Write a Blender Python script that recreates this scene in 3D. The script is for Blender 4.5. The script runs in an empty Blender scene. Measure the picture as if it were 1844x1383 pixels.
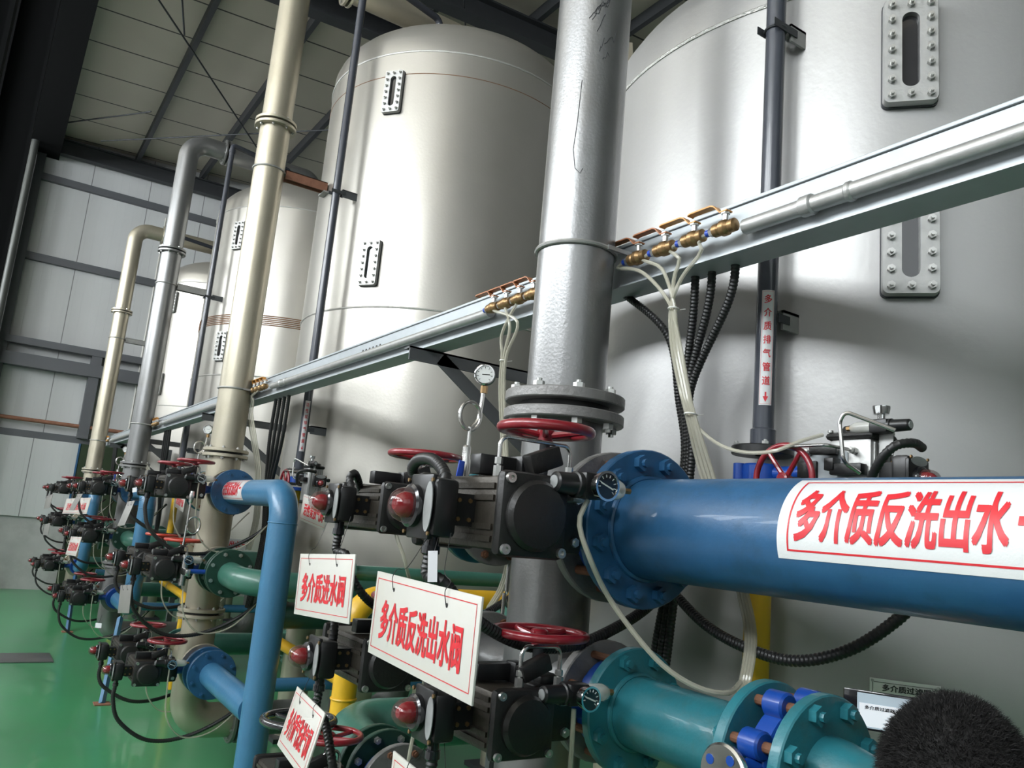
import bpy, bmesh, math, random
from mathutils import Vector, Matrix
random.seed(7)
PI = math.pi
SC = bpy.context.scene
COL = SC.collection
V = Vector

# ------------------------------------------------------------------ camera
H = 1.65                      # eye height of the phone that took the picture
FPX = 1450.0                  # focal length in pixels of the 1844 x 1383 frame
CX, CY = 922.0, 691.5
R_ = V((0.83060542, -0.54982648, 0.08823535))
D_ = V((0.17308534, 0.104307, -0.97936792))
F_ = V((0.52927885, 0.82874054, 0.18180486))
cam = bpy.data.cameras.new('camera')
cam.sensor_width = 36.0
cam.lens = FPX / 1844.0 * 36.0
cam.clip_start = 0.02
cam.clip_end = 200
camo = bpy.data.objects.new('camera', cam)
COL.objects.link(camo)
camo.matrix_world = Matrix(((R_.x, -D_.x, -F_.x, 0), (R_.y, -D_.y, -F_.y, 0), (R_.z, -D_.z, -F_.z, H), (0, 0, 0, 1)))
SC.camera = camo

def ray(px, py):
    return R_ * ((px - CX) / FPX) + D_ * ((py - CY) / FPX) + F_
def AX(px, py, x):
    d = ray(px, py); t = x / d.x
    return V((d.x * t, d.y * t, d.z * t + H))
def AY(px, py, y):
    d = ray(px, py); t = y / d.y
    return V((d.x * t, d.y * t, d.z * t + H))
def AZ(px, py, z):
    d = ray(px, py); t = (z - H) / d.z
    return V((d.x * t, d.y * t, z))

# ------------------------------------------------------------------ world, light, exposure
w = bpy.data.worlds.new('world')
SC.world = w
w.use_nodes = True
w.node_tree.nodes['Background'].inputs[0].default_value = (0.55, 0.62, 0.7, 1)
w.node_tree.nodes['Background'].inputs[1].default_value = 0.3
SC.view_settings.view_transform = 'Standard'
SC.view_settings.look = 'None'
SC.view_settings.exposure = -0.33
SC.view_settings.gamma = 1.0
SC.view_settings.use_curve_mapping = False
try:
    SC.cycles.use_denoising = True
    SC.cycles.max_bounces = 6
    SC.cycles.diffuse_bounces = 4
    SC.cycles.glossy_bounces = 3
    SC.cycles.transparent_max_bounces = 6
    SC.cycles.caustics_reflective = False
    SC.cycles.caustics_refractive = False
    SC.cycles.sample_clamp_indirect = 4.0
except Exception:
    pass
WIN_HIGH = 27.0               # daylight through the clerestory panes of the left wall
WIN_LOW = 1.8                 # daylight through the low panes
WIN_FRONT = 0.12

# ------------------------------------------------------------------ materials
MAT = {}
def mat(name, col, rough=0.5, metal=0.0, bump=0.0, bscale=40.0, var=0.0, vscale=6.0, emit=0.0, dirt=None, dscale=3.0, damt=0.5, coat=0.0, alpha=1.0, trans=0.0):
    m = bpy.data.materials.new(name); m.use_nodes = True
    nt = m.node_tree; b = nt.nodes['Principled BSDF']
    b.inputs['Base Color'].default_value = (*col, 1)
    b.inputs['Roughness'].default_value = rough
    b.inputs['Metallic'].default_value = metal
    if coat: b.inputs['Coat Weight'].default_value = coat
    if alpha < 1: b.inputs['Alpha'].default_value = alpha
    if trans: b.inputs['Transmission Weight'].default_value = trans
    tc = nt.nodes.new('ShaderNodeTexCoord')
    last = None
    if var or dirt:
        n = nt.nodes.new('ShaderNodeTexNoise'); n.inputs['Scale'].default_value = vscale; n.inputs['Detail'].default_value = 5
        nt.links.new(tc.outputs['Object'], n.inputs['Vector'])
        mx = nt.nodes.new('ShaderNodeMix'); mx.data_type = 'RGBA'
        mx.inputs[6].default_value = (*[max(0, c * (1 - var)) for c in col], 1)
        mx.inputs[7].default_value = (*[min(1, c * (1 + var)) for c in col], 1)
        nt.links.new(n.outputs['Fac'], mx.inputs[0])
        last = mx.outputs[2]
        if dirt:
            n2 = nt.nodes.new('ShaderNodeTexNoise'); n2.inputs['Scale'].default_value = dscale; n2.inputs['Detail'].default_value = 8; n2.inputs['Roughness'].default_value = 0.65
            nt.links.new(tc.outputs['Object'], n2.inputs['Vector'])
            cr = nt.nodes.new('ShaderNodeValToRGB')
            cr.color_ramp.elements[0].position = 0.5; cr.color_ramp.elements[0].color = (0, 0, 0, 1)
            cr.color_ramp.elements[1].position = 0.72; cr.color_ramp.elements[1].color = (damt, damt, damt, 1)
            nt.links.new(n2.outputs['Fac'], cr.inputs['Fac'])
            m2 = nt.nodes.new('ShaderNodeMix'); m2.data_type = 'RGBA'
            nt.links.new(cr.outputs['Color'], m2.inputs[0]); nt.links.new(last, m2.inputs[6]); m2.inputs[7].default_value = (*dirt, 1)
            last = m2.outputs[2]
        nt.links.new(last, b.inputs['Base Color'])
    if bump:
        n3 = nt.nodes.new('ShaderNodeTexNoise'); n3.inputs['Scale'].default_value = bscale; n3.inputs['Detail'].default_value = 4
        nt.links.new(tc.outputs['Object'], n3.inputs['Vector'])
        bp = nt.nodes.new('ShaderNodeBump'); bp.inputs['Strength'].default_value = bump; bp.inputs['Distance'].default_value = 0.01
        nt.links.new(n3.outputs['Fac'], bp.inputs['Height']); nt.links.new(bp.outputs['Normal'], b.inputs['Normal'])
    if emit:
        b.inputs['Emission Color'].default_value = (*col, 1); b.inputs['Emission Strength'].default_value = emit
    MAT[name] = m
    return m

mat('tank_paint_grey', (0.40, 0.395, 0.39), 0.36, 0.42, bump=0.05, bscale=60, var=0.08, vscale=2.0, dirt=(0.33, 0.32, 0.29), dscale=1.3, damt=0.25)
mat('tank_paint', (0.45, 0.43, 0.39), 0.33, 0.62, bump=0.05, bscale=60, var=0.08, vscale=2.0, dirt=(0.36, 0.34, 0.29), dscale=1.3, damt=0.25)
mat('weld', (0.62, 0.61, 0.58), 0.35, 0.6, bump=0.5, bscale=150)
mat('rust_line', (0.25, 0.13, 0.07), 0.8, 0.1, var=0.3, vscale=20)
mat('silver_pipe', (0.25, 0.25, 0.25), 0.34, 0.7, bump=0.08, bscale=120, var=0.1, vscale=5, dirt=(0.2, 0.19, 0.17), dscale=6, damt=0.3)
mat('beige_pipe', (0.46, 0.42, 0.33), 0.36, 0.6, bump=0.08, bscale=120, var=0.08, vscale=5, dirt=(0.36, 0.32, 0.22), dscale=4, damt=0.3)
mat('grey_flange', (0.22, 0.215, 0.21), 0.5, 0.4, bump=0.25, bscale=90, var=0.15, vscale=20)
mat('zinc', (0.40, 0.43, 0.45), 0.52, 0.45, var=0.12, vscale=14, bump=0.04, bscale=60)
mat('zinc_dull', (0.40, 0.40, 0.39), 0.45, 0.7, var=0.2, vscale=25, bump=0.1, bscale=70)
mat('bolt_steel', (0.55, 0.55, 0.53), 0.3, 0.9)
mat('chrome', (0.75, 0.75, 0.75), 0.12, 1.0)
mat('stainless', (0.6, 0.59, 0.57), 0.25, 1.0)
mat('dark_steel', (0.05, 0.053, 0.058), 0.55, 0.3, var=0.15, vscale=8)
mat('bracket_steel', (0.10, 0.105, 0.11), 0.5, 0.4, var=0.15, vscale=10)
mat('rusty_steel', (0.26, 0.12, 0.075), 0.75, 0.2, var=0.35, vscale=18, bump=0.3, bscale=60)
mat('rust_stud', (0.17, 0.075, 0.04), 0.8, 0.1, var=0.3, vscale=60)
mat('blue_paint', (0.018, 0.085, 0.19), 0.42, 0.0, bump=0.12, bscale=35, var=0.25, vscale=9, dirt=(0.012, 0.045, 0.08), dscale=7, damt=0.7, coat=0.15)
mat('light_blue_paint', (0.04, 0.15, 0.275), 0.36, 0.0, bump=0.15, bscale=60, var=0.15, vscale=8, dirt=(0.03, 0.12, 0.24), dscale=9, damt=0.5, coat=0.15)
mat('teal_paint', (0.02, 0.155, 0.19), 0.38, 0.0, bump=0.15, bscale=50, var=0.2, vscale=7, dirt=(0.06, 0.10, 0.09), dscale=9, damt=0.55, coat=0.15)
mat('green_paint', (0.035, 0.13, 0.095), 0.36, 0.0, bump=0.12, bscale=50, var=0.18, vscale=8, dirt=(0.08, 0.13, 0.11), dscale=5, damt=0.4, coat=0.15)
mat('dark_green_paint', (0.012, 0.045, 0.03), 0.4, 0.0, bump=0.1, bscale=50, var=0.2, vscale=8)
mat('valve_blue', (0.008, 0.055, 0.30), 0.33, 0.0, var=0.15, vscale=20, coat=0.3)
mat('yellow_paint', (0.62, 0.36, 0.012), 0.38, 0.0, bump=0.1, bscale=60, var=0.15, vscale=10, coat=0.15)
mat('red_paint', (0.21, 0.009, 0.017), 0.28, 0.0, var=0.15, vscale=20, coat=0.4)
mat('orange_red_paint', (0.45, 0.04, 0.02), 0.3, 0.0, coat=0.3)
mat('dull_red_paint', (0.17, 0.05, 0.055), 0.35, 0.0, var=0.2, vscale=20, coat=0.3)
mat('black_gloss', (0.012, 0.012, 0.014), 0.18, 0.0, coat=0.5)
mat('actuator_black', (0.014, 0.0135, 0.013), 0.42, 0.2, bump=0.12, bscale=90, var=0.25, vscale=20)
mat('actuator_bronze', (0.045, 0.039, 0.031), 0.45, 0.5, bump=0.15, bscale=80, var=0.25, vscale=20)
mat('black_plastic', (0.009, 0.009, 0.0095), 0.35, 0.0, var=0.2, vscale=30)
mat('rubber', (0.014, 0.014, 0.014), 0.42)
mat('pvc_dark', (0.055, 0.06, 0.075), 0.25, 0.0, var=0.1, vscale=10, coat=0.2)
mat('red_lens', (0.35, 0.012, 0.02), 0.08, 0.0, coat=0.8)
mat('clear_dome', (0.10, 0.03, 0.03), 0.06, 0.0, alpha=0.38, coat=0.8)
mat('nameplate_metal', (0.82, 0.82, 0.80), 0.4, 0.0, var=0.08, vscale=30)
mat('label_grey', (0.33, 0.34, 0.34), 0.4, 0.3, var=0.15, vscale=60)
mat('gauge_black', (0.01, 0.01, 0.01), 0.2, 0.0, coat=0.6)
mat('white_dial', (0.62, 0.64, 0.62), 0.35)
mat('gauge_green', (0.03, 0.13, 0.09), 0.4)
mat('brass', (0.30, 0.19, 0.09), 0.36, 0.85, var=0.2, vscale=30)
mat('lever_orange', (0.52, 0.24, 0.05), 0.42, 0.1, var=0.25, vscale=30)
mat('lever_rust', (0.36, 0.14, 0.06), 0.5, 0.1, var=0.3, vscale=30)
mat('lever_blue', (0.01, 0.05, 0.35), 0.35)
mat('clear_tube', (0.55, 0.53, 0.43), 0.16, 0.0, alpha=0.55, coat=0.4)
mat('clear_bowl', (0.65, 0.65, 0.6), 0.12, 0.0, alpha=0.55, coat=0.5)
mat('sign_white', (0.54, 0.53, 0.49), 0.4, 0.0, var=0.05, vscale=9, dirt=(0.5, 0.47, 0.38), dscale=6, damt=0.35)
mat('sign_back', (0.22, 0.215, 0.20), 0.5, 0.2, var=0.1, vscale=9)
mat('sticker_white', (0.66, 0.67, 0.67), 0.28, 0.0, bump=0.06, bscale=200, coat=0.3)
mat('letter_red', (0.58, 0.02, 0.03), 0.4)
mat('letter_black', (0.02, 0.02, 0.02), 0.5)
mat('paper_tag', (0.6, 0.6, 0.62), 0.6)
mat('wire', (0.03, 0.03, 0.03), 0.5, 0.3)
mat('tie_white', (0.7, 0.7, 0.66), 0.5)
mat('column_dark', (0.006, 0.0065, 0.007), 0.95)
MAT['column_dark'].node_tree.nodes['Principled BSDF'].inputs['Specular IOR Level'].default_value = 0.1
mat('downpipe_grey', (0.07, 0.075, 0.07), 0.4, 0.3)
mat('girt_grey', (0.11, 0.115, 0.125), 0.5, 0.2)
mat('plinth', (0.40, 0.40, 0.38), 0.8, bump=0.2, bscale=30, var=0.15)
mat('sight_glass', (0.02, 0.02, 0.022), 0.08, 0.0, coat=0.6)
mat('door_green', (0.018, 0.035, 0.012), 0.5, var=0.2, vscale=2)
mat('hair', (0.008, 0.007, 0.007), 0.85)
mat('skin', (0.46, 0.27, 0.19), 0.5)
mat('shirt', (0.03, 0.045, 0.09), 0.8, bump=0.1, bscale=200)
mat('trousers', (0.03, 0.03, 0.035), 0.8)
mat('shoe', (0.01, 0.01, 0.01), 0.5)
mat('screen_glow', (0.42, 0.50, 0.56), 0.2, emit=0.35)
mat('screen_plate', (0.75, 0.78, 0.82), 0.2, emit=0.4)
mat('daylight', (0.92, 0.97, 1.0), 0.5, emit=WIN_HIGH)
mat('daylight_low', (0.92, 0.97, 1.0), 0.5, emit=WIN_LOW)
mat('daylight_front', (0.94, 0.97, 1.0), 0.5, emit=WIN_FRONT)
mat('steel_plate', (0.16, 0.16, 0.16), 0.4, 0.5)

def floor_material():
    m = mat('floor_epoxy', (0.055, 0.27, 0.11), 0.28, var=0.22, vscale=0.9, dirt=(0.10, 0.24, 0.15), dscale=0.7, damt=0.55, bump=0.04, bscale=8, coat=0.2)
    return m
floor_material()

def panel_material(name, col, axis, pitch, rib, width=0.012, dark=0.35, ribstr=0.5):
    """painted sandwich panel: dark joints every `pitch`, shallow ribs every `rib`, along one object axis"""
    m = mat(name, col, 0.5, 0.0, var=0.06, vscale=1.5)
    nt = m.node_tree; b = nt.nodes['Principled BSDF']
    tc = [n for n in nt.nodes if n.type == 'TEX_COORD'][0]
    sp = nt.nodes.new('ShaderNodeSeparateXYZ'); nt.links.new(tc.outputs['Object'], sp.inputs[0])
    def mth(op, a, b_=None):
        n = nt.nodes.new('ShaderNodeMath'); n.operation = op
        for i, s in enumerate((a, b_)):
            if s is None: continue
            if isinstance(s, (int, float)): n.inputs[i].default_value = s
            else: nt.links.new(s, n.inputs[i])
        return n.outputs[0]
    u = sp.outputs[axis]
    fr = mth('FRACT', mth('DIVIDE', u, pitch))
    line = mth('LESS_THAN', fr, width / pitch)
    mx = nt.nodes.new('ShaderNodeMix'); mx.data_type = 'RGBA'
    prev = b.inputs['Base Color'].links[0].from_socket
    nt.links.new(line, mx.inputs[0]); nt.links.new(prev, mx.inputs[6]); mx.inputs[7].default_value = (*[c * dark for c in col], 1)
    nt.links.new(mx.outputs[2], b.inputs['Base Color'])
    fr2 = mth('FRACT', mth('DIVIDE', u, rib))
    tri = mth('ABSOLUTE', mth('SUBTRACT', fr2, 0.5))
    st = mth('LESS_THAN', tri, 0.06)
    bp = nt.nodes.new('ShaderNodeBump'); bp.inputs['Strength'].default_value = ribstr; bp.inputs['Distance'].default_value = 0.01
    nt.links.new(st, bp.inputs['Height']); nt.links.new(bp.outputs['Normal'], b.inputs['Normal'])
panel_material('roof_panel', (0.56, 0.51, 0.43), 1, 0.95, 0.19, 0.03, 0.08, 0.15)
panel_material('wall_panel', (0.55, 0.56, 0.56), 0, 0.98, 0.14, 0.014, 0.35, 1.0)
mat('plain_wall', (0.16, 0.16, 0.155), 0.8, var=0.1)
mat('concrete_dado', (0.42, 0.42, 0.41), 0.85, var=0.25, vscale=3, bump=0.3, bscale=14, dirt=(0.25, 0.24, 0.22), dscale=2, damt=0.5)

# ------------------------------------------------------------------ mesh building
def frame_from(d):
    d = V(d).normalized()
    a = V((0, 0, 1)) if abs(d.z) < 0.9 else V((1, 0, 0))
    u = d.cross(a).normalized()
    return u, d.cross(u).normalized(), d

class MB:
    def __init__(self): self.bm = bmesh.new()
    def box(self, c, s, rot=None, bev=0.0):
        g = bmesh.ops.create_cube(self.bm, size=1.0)
        vs = g['verts']
        M = Matrix.Translation(V(c)) @ (rot.to_4x4() if rot else Matrix()) @ Matrix.Diagonal((*s, 1))
        bmesh.ops.transform(self.bm, matrix=M, verts=vs)
        if bev:
            es = list({e for v in vs for e in v.link_edges})
            bmesh.ops.bevel(self.bm, geom=es, offset=bev, segments=2, affect='EDGES', profile=0.5)
        return self
    def b2(self, lo, hi, bev=0.0):
        lo = V(lo); hi = V(hi)
        return self.box((lo + hi) / 2, (hi - lo), None, bev)
    def rings(self, *a, **k):
        self._rings(*a, **k); return self
    def _rings(self, rings, closed=True, cap0=True, cap1=True):
        """rings: list of equal length point lists, joined by quads"""
        R = [[self.bm.verts.new(p) for p in r] for r in rings]
        n = len(R[0])
        for a, b in zip(R, R[1:]):
            for i in range(n if closed else n - 1):
                j = (i + 1) % n
                self.bm.faces.new((a[i], a[j], b[j], b[i]))
        if cap0: self.bm.faces.new(R[0][::-1])
        if cap1: self.bm.faces.new(R[-1])
        return R
    def cyl(self, p0, p1, r, seg=24, r2=None, cap=True):
        p0, p1 = V(p0), V(p1); r2 = r if r2 is None else r2
        u, v, d = frame_from(p1 - p0)
        def ring(p, rr): return [p + (u * math.cos(2 * PI * i / seg) + v * math.sin(2 * PI * i / seg)) * rr for i in range(seg)]
        self.rings([ring(p0, r), ring(p1, r2)], True, cap, cap)
        return self
    def lathe(self, p, d, prof, seg=32, cap0=True, cap1=True):
        """prof: list of (offset along d, radius)"""
        p = V(p); u, v, d = frame_from(d)
        rr = []
        for a, r in prof:
            r = max(r, 1e-5)
            rr.append([p + d * a + (u * math.cos(2 * PI * i / seg) + v * math.sin(2 * PI * i / seg)) * r for i in range(seg)])
        self.rings(rr, True, cap0, cap1)
        return self
    def ringdisc(self, p, d, ri, ro, t, seg=40):
        """flat annulus of thickness t, from p along d"""
        p = V(p); u, v, d = frame_from(d)
        def ring(a, r): return [p + d * a + (u * math.cos(2 * PI * i / seg) + v * math.sin(2 * PI * i / seg)) * r for i in range(seg)]
        bv = min(t * 0.12, 0.003)
        rr = [ring(0, ri), ring(0, ro - bv), ring(bv, ro), ring(t - bv, ro), ring(t, ro - bv), ring(t, ri)]
        R = self._rings(rr, True, False, False)
        n = seg
        for i in range(n):
            j = (i + 1) % n
            self.bm.faces.new((R[-1][i], R[-1][j], R[0][j], R[0][i]))
        return self
    def tube(self, pts, r, seg=12, cap=True, radii=None):
        pts = [V(p) for p in pts]
        n = len(pts)
        tang = []
        for i in range(n):
            a = pts[max(i - 1, 0)]; b = pts[min(i + 1, n - 1)]
            t = (b - a)
            tang.append(t.normalized() if t.length > 1e-9 else V((0, 0, 1)))
        u, v, d = frame_from(tang[0])
        rr = []
        for i in range(n):
            if i:
                q = tang[i - 1].rotation_difference(tang[i])
                u = q @ u
            t = tang[i]; u = (u - t * u.dot(t)).normalized(); v = t.cross(u)
            ra = radii[i] if radii else r
            rr.append([pts[i] + (u * math.cos(2 * PI * k / seg) + v * math.sin(2 * PI * k / seg)) * ra for k in range(seg)])
        self.rings(rr, True, cap, cap)
        return self
    def torus(self, p, d, R, r, seg=40, s2=10, a0=0.0, a1=2 * PI):
        p = V(p); u, v, d = frame_from(d)
        full = abs(a1 - a0 - 2 * PI) < 1e-6
        n = seg if full else seg + 1
        rr = []
        for i in range(n):
            a = a0 + (a1 - a0) * i / seg
            c = u * math.cos(a) + v * math.sin(a)
            rr.append([p + c * (R + r * math.cos(2 * PI * k / s2)) + d * (r * math.sin(2 * PI * k / s2)) for k in range(s2)])
        Rr = self._rings(rr, True, not full, not full)
        if full:
            a, b = Rr[-1], Rr[0]
            for i in range(s2):
                j = (i + 1) % s2
                self.bm.faces.new((a[i], a[j], b[j], b[i]))
        return self
    def prism(self, poly, ext):
        """closed polygon (3d points) extruded by ext"""
        e = V(ext)
        self.rings([[V(p) for p in poly], [V(p) + e for p in poly]])
        return self
    def hexnut(self, p, d, r, h, seg=6, stud=0.0):
        self.cyl(p, V(p) + V(d).normalized() * h, r, seg)
        if stud: self.cyl(V(p), V(p) + V(d).normalized() * (h + stud), r * 0.5, 8)
        return self
    def finish(self, name, smooth=True):
        bm = self.bm
        bmesh.ops.recalc_face_normals(bm, faces=bm.faces)
        me = bpy.data.meshes.new(name)
        if smooth:
            for f in bm.faces: f.smooth = True
            for e in bm.edges:
                if len(e.link_faces) == 2 and e.calc_face_angle(0) > math.radians(32): e.smooth = False
        bm.to_mesh(me); bm.free()
        return me

ORG = {}          # world origin of every object while building
def thing(name, label, cat, loc=(0, 0, 0), group=None, kind=None):
    o = bpy.data.objects.new(name, None)
    o.empty_display_size = 0.1
    COL.objects.link(o)
    o.location = loc
    ORG[o.name] = V(loc)
    tag(o, label, cat, group, kind)
    return o
def tag(o, label=None, cat=None, group=None, kind=None):
    if label: o['label'] = label
    if cat: o['category'] = cat
    if group: o['group'] = group
    if kind: o['kind'] = kind
    return o
def part(name, mb, m, parent, label=None, smooth=True):
    """a mesh built in world coordinates, hung under its parent"""
    me = mb.finish(name, smooth) if isinstance(mb, MB) else mb
    org = ORG[parent.name]
    me.transform(Matrix.Translation(-org))
    o = bpy.data.objects.new(name, me); COL.objects.link(o)
    me.materials.append(MAT[m] if isinstance(m, str) else m)
    o.parent = parent
    ORG[o.name] = org.copy()
    if label: o['label'] = label
    return o
def solo(name, mb, m, label, cat, group=None, kind=None, smooth=True):
    me = mb.finish(name, smooth) if isinstance(mb, MB) else mb
    xs = [v.co for v in me.vertices]
    lo = V([min(c[i] for c in xs) for i in range(3)]); hi = V([max(c[i] for c in xs) for i in range(3)])
    org = V(((lo.x + hi.x) / 2, (lo.y + hi.y) / 2, lo.z))
    me.transform(Matrix.Translation(-org))
    o = bpy.data.objects.new(name, me); COL.objects.link(o)
    me.materials.append(MAT[m] if isinstance(m, str) else m)
    o.location = org
    ORG[o.name] = org
    return tag(o, label, cat, group, kind)
def copy_tree(o, parent=None):
    c = o.copy(); COL.objects.link(c)
    if parent: c.parent = parent
    for ch in list(o.children): copy_tree(ch, c)
    return c
def dup(o, loc, label, group=None, scale=None, rotz=None):
    c = copy_tree(o)
    c.location = loc; c['label'] = label
    if group: c['group'] = group
    if scale: c.scale = (scale,) * 3
    if rotz is not None: c.rotation_euler = (0, 0, rotz)
    ORG[c.name] = V(loc)
    return c
_shared = {}
def inst(name, key, mk, m, parent, p, d):
    """small repeated part (bolt): shared mesh along +Z, turned to d at p"""
    if key not in _shared:
        me = mk().finish(name); me.materials.append(MAT[m]); _shared[key] = me
    o = bpy.data.objects.new(name, _shared[key]); COL.objects.link(o)
    o.parent = parent
    o.location = V(p) - ORG[parent.name]
    o.rotation_mode = 'QUATERNION'
    o.rotation_quaternion = V((0, 0, 1)).rotation_difference(V(d).normalized())
    ORG[o.name] = V(p)
    return o
def struct(name, mb, m, smooth=True):
    o = solo(name, mb, m, None, None, None, 'structure', smooth)
    return o

def fillet(pts, rad, n=8):
    """polyline with rounded corners"""
    pts = [V(p) for p in pts]
    out = [pts[0]]
    for a, b, c in zip(pts, pts[1:], pts[2:]):
        d1 = (a - b).normalized(); d2 = (c - b).normalized()
        ang = d1.angle(d2)
        if ang > PI - 0.02: out.append(b); continue
        t = min(rad / math.tan(ang / 2), (a - b).length * 0.49, (c - b).length * 0.49)
        r = t * math.tan(ang / 2)
        cen = b + (d1 + d2).normalized() * (r / math.sin(ang / 2))
        s = b + d1 * t; e = b + d2 * t
        v0 = s - cen; v1 = e - cen
        q = v0.rotation_difference(v1); ax, an = q.to_axis_angle()
        for i in range(n + 1):
            out.append(cen + Matrix.Rotation(an * i / n, 3, ax) @ v0)
    out.append(pts[-1])
    return out
def spline(pts, n=10):
    pts = [V(p) for p in pts]
    P = [pts[0] * 2 - pts[1]] + pts + [pts[-1] * 2 - pts[-2]]
    out = []
    for i in range(1, len(P) - 2):
        p0, p1, p2, p3 = P[i - 1:i + 3]
        for k in range(n):
            t = k / n
            out.append(0.5 * ((2 * p1) + (p2 - p0) * t + (2 * p0 - 5 * p1 + 4 * p2 - p3) * t * t + (3 * p1 - p0 - 3 * p2 + p3) * t ** 3))
    out.append(pts[-1])
    return out
def resample(pts, step):
    pts = [V(p) for p in pts]
    out = [pts[0]]; acc = 0.0
    for a, b in zip(pts, pts[1:]):
        L = (b - a).length
        while acc + L >= step:
            t = (step - acc) / L
            a = a.lerp(b, t); out.append(a); L = (b - a).length; acc = 0.0
        acc += L
    if (out[-1] - pts[-1]).length > step * 0.3: out.append(pts[-1])
    return out
def hose_mesh(pts, r, pitch=0.010, seg=12, n=10):
    p = resample(spline(pts, n), pitch / 2)
    return MB().tube(p, r, seg, True, [r if i % 2 else r * 0.86 for i in range(len(p))])
def conduit(pts, r, label, group=None, pitch=0.010, seg=12):
    return solo('corrugated_conduit', hose_mesh(pts, r, pitch, seg), 'rubber', label, 'hose', group)
def airtube(pts, r, label, group=None):
    return solo('air_tube', MB().tube(resample(spline(pts, 10), 0.02), r, 8), 'clear_tube', label, 'tube', group)

# ------------------------------------------------------------------ lettering
_txt = {}
def glyphs(s):
    if s in _txt: return _txt[s]
    cu = bpy.data.curves.new('lettering', 'FONT'); cu.body = s; cu.size = 1.0; cu.resolution_u = 3
    o = bpy.data.objects.new('lettering', cu); COL.objects.link(o)
    dg = bpy.context.evaluated_depsgraph_get()
    me = bpy.data.meshes.new_from_object(o.evaluated_get(dg))
    bpy.data.objects.remove(o); bpy.data.curves.remove(cu)
    vs = [v.co.copy() for v in me.vertices]; fs = [tuple(p.vertices) for p in me.polygons]
    bpy.data.meshes.remove(me)
    x0 = min(v.x for v in vs); x1 = max(v.x for v in vs); y0 = min(v.y for v in vs); y1 = max(v.y for v in vs)
    vs = [((v.x - x0) / (x1 - x0), (v.y - y0) / (y1 - y0)) for v in vs]      # unit box
    _txt[s] = (vs, fs)
    return _txt[s]
def letter_mesh(s, fn, rect, cuts=0, bold=0.03, ucuts=0):
    """letters laid in rect (u0,u1,v0,v1) of a sheet, fn maps (u,v) to the world; strokes thickened by shifted copies"""
    vs, fs = glyphs(s)
    u0, u1, v0, v1 = rect
    bm = bmesh.new()
    bu = bold / len(s); bv_ = bold * 0.75
    for q, (ox, oy) in enumerate(((0, 0), (bu, bv_), (-bu, -bv_), (bu, -bv_), (-bu, bv_))):
        bv = [bm.verts.new((u0 + (u1 - u0) * (x + ox), v0 + (v1 - v0) * (y + oy), 0.00012 * q)) for x, y in vs]
        for f in fs:
            try: bm.faces.new([bv[i] for i in f])
            except ValueError: pass
    bmesh.ops.triangulate(bm, faces=bm.faces[:])
    for k in range(1, cuts):
        c = v0 + (v1 - v0) * k / cuts
        bmesh.ops.bisect_plane(bm, geom=bm.verts[:] + bm.edges[:] + bm.faces[:], plane_co=(0, c, 0), plane_no=(0, 1, 0))
    for k in range(1, ucuts):
        c = u0 + (u1 - u0) * k / ucuts
        bmesh.ops.bisect_plane(bm, geom=bm.verts[:] + bm.edges[:] + bm.faces[:], plane_co=(c, 0, 0), plane_no=(1, 0, 0))
    for v in bm.verts:
        x, y, z = v.co; p = fn(x, y)
        v.co = p + (fn(x + 0.001, y) - p).cross(fn(x, y + 0.001) - p).normalized() * z
    mb = MB.__new__(MB); mb.bm = bm
    return mb
def sheet_mesh(fn, rects, nu=2, nv=10):
    """sheet patches mapped by fn"""
    mb = MB()
    for u0, u1, v0, v1 in rects:
        g = [[mb.bm.verts.new(fn(u0 + (u1 - u0) * i / nu, v0 + (v1 - v0) * j / nv)) for i in range(nu + 1)] for j in range(nv + 1)]
        for j in range(nv):
            for i in range(nu):
                mb.bm.faces.new((g[j][i], g[j][i + 1], g[j + 1][i + 1], g[j + 1][i]))
    return mb
def border(u0, u1, v0, v1, t):
    return [(u0, u1, v0, v0 + t), (u0, u1, v1 - t, v1), (u0, u0 + t, v0, v1), (u1 - t, u1, v0, v1)]

# ------------------------------------------------------------------ common pipe pieces
def bolt_mb(r, h, stud):
    return lambda: MB().hexnut((0, 0, 0), (0, 0, 1), r, h, 6, stud)
def flange(parent, p, d, ro, t, m, nb=8, ri=0.02, br=0.014, bolt_m='bolt_steel', face=1, bolts=True, phase=0.5, label=None, name='flange'):
    """flange disc starting at p along d; nuts on its outer (face=+1) or inner (-1) side"""
    d = V(d).normalized()
    f = part(name, MB().ringdisc(p, d, ri, ro, t), m, parent, label)
    if bolts:
        u, v, _ = frame_from(d)
        for i in range(nb):
            a = 2 * PI * (i + phase) / nb
            c = V(p) + (u * math.cos(a) + v * math.sin(a)) * (ro * 0.835)
            q, dd = (c + d * t, d) if face > 0 else (c, -d)
            inst('bolt', ('bolt', round(br, 4), bolt_m), bolt_mb(br, br * 0.9, br * 0.5), bolt_m, f, q, dd)
    return f
def cyl_map(cx, cy, r, facing, z0, lift):
    """vertical pipe: u around (to the right seen from outside), v upward"""
    def fn(u, v):
        a = facing + u / r
        return V((cx + math.cos(a) * (r + lift), cy + math.sin(a) * (r + lift), z0 + v))
    return fn

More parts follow.
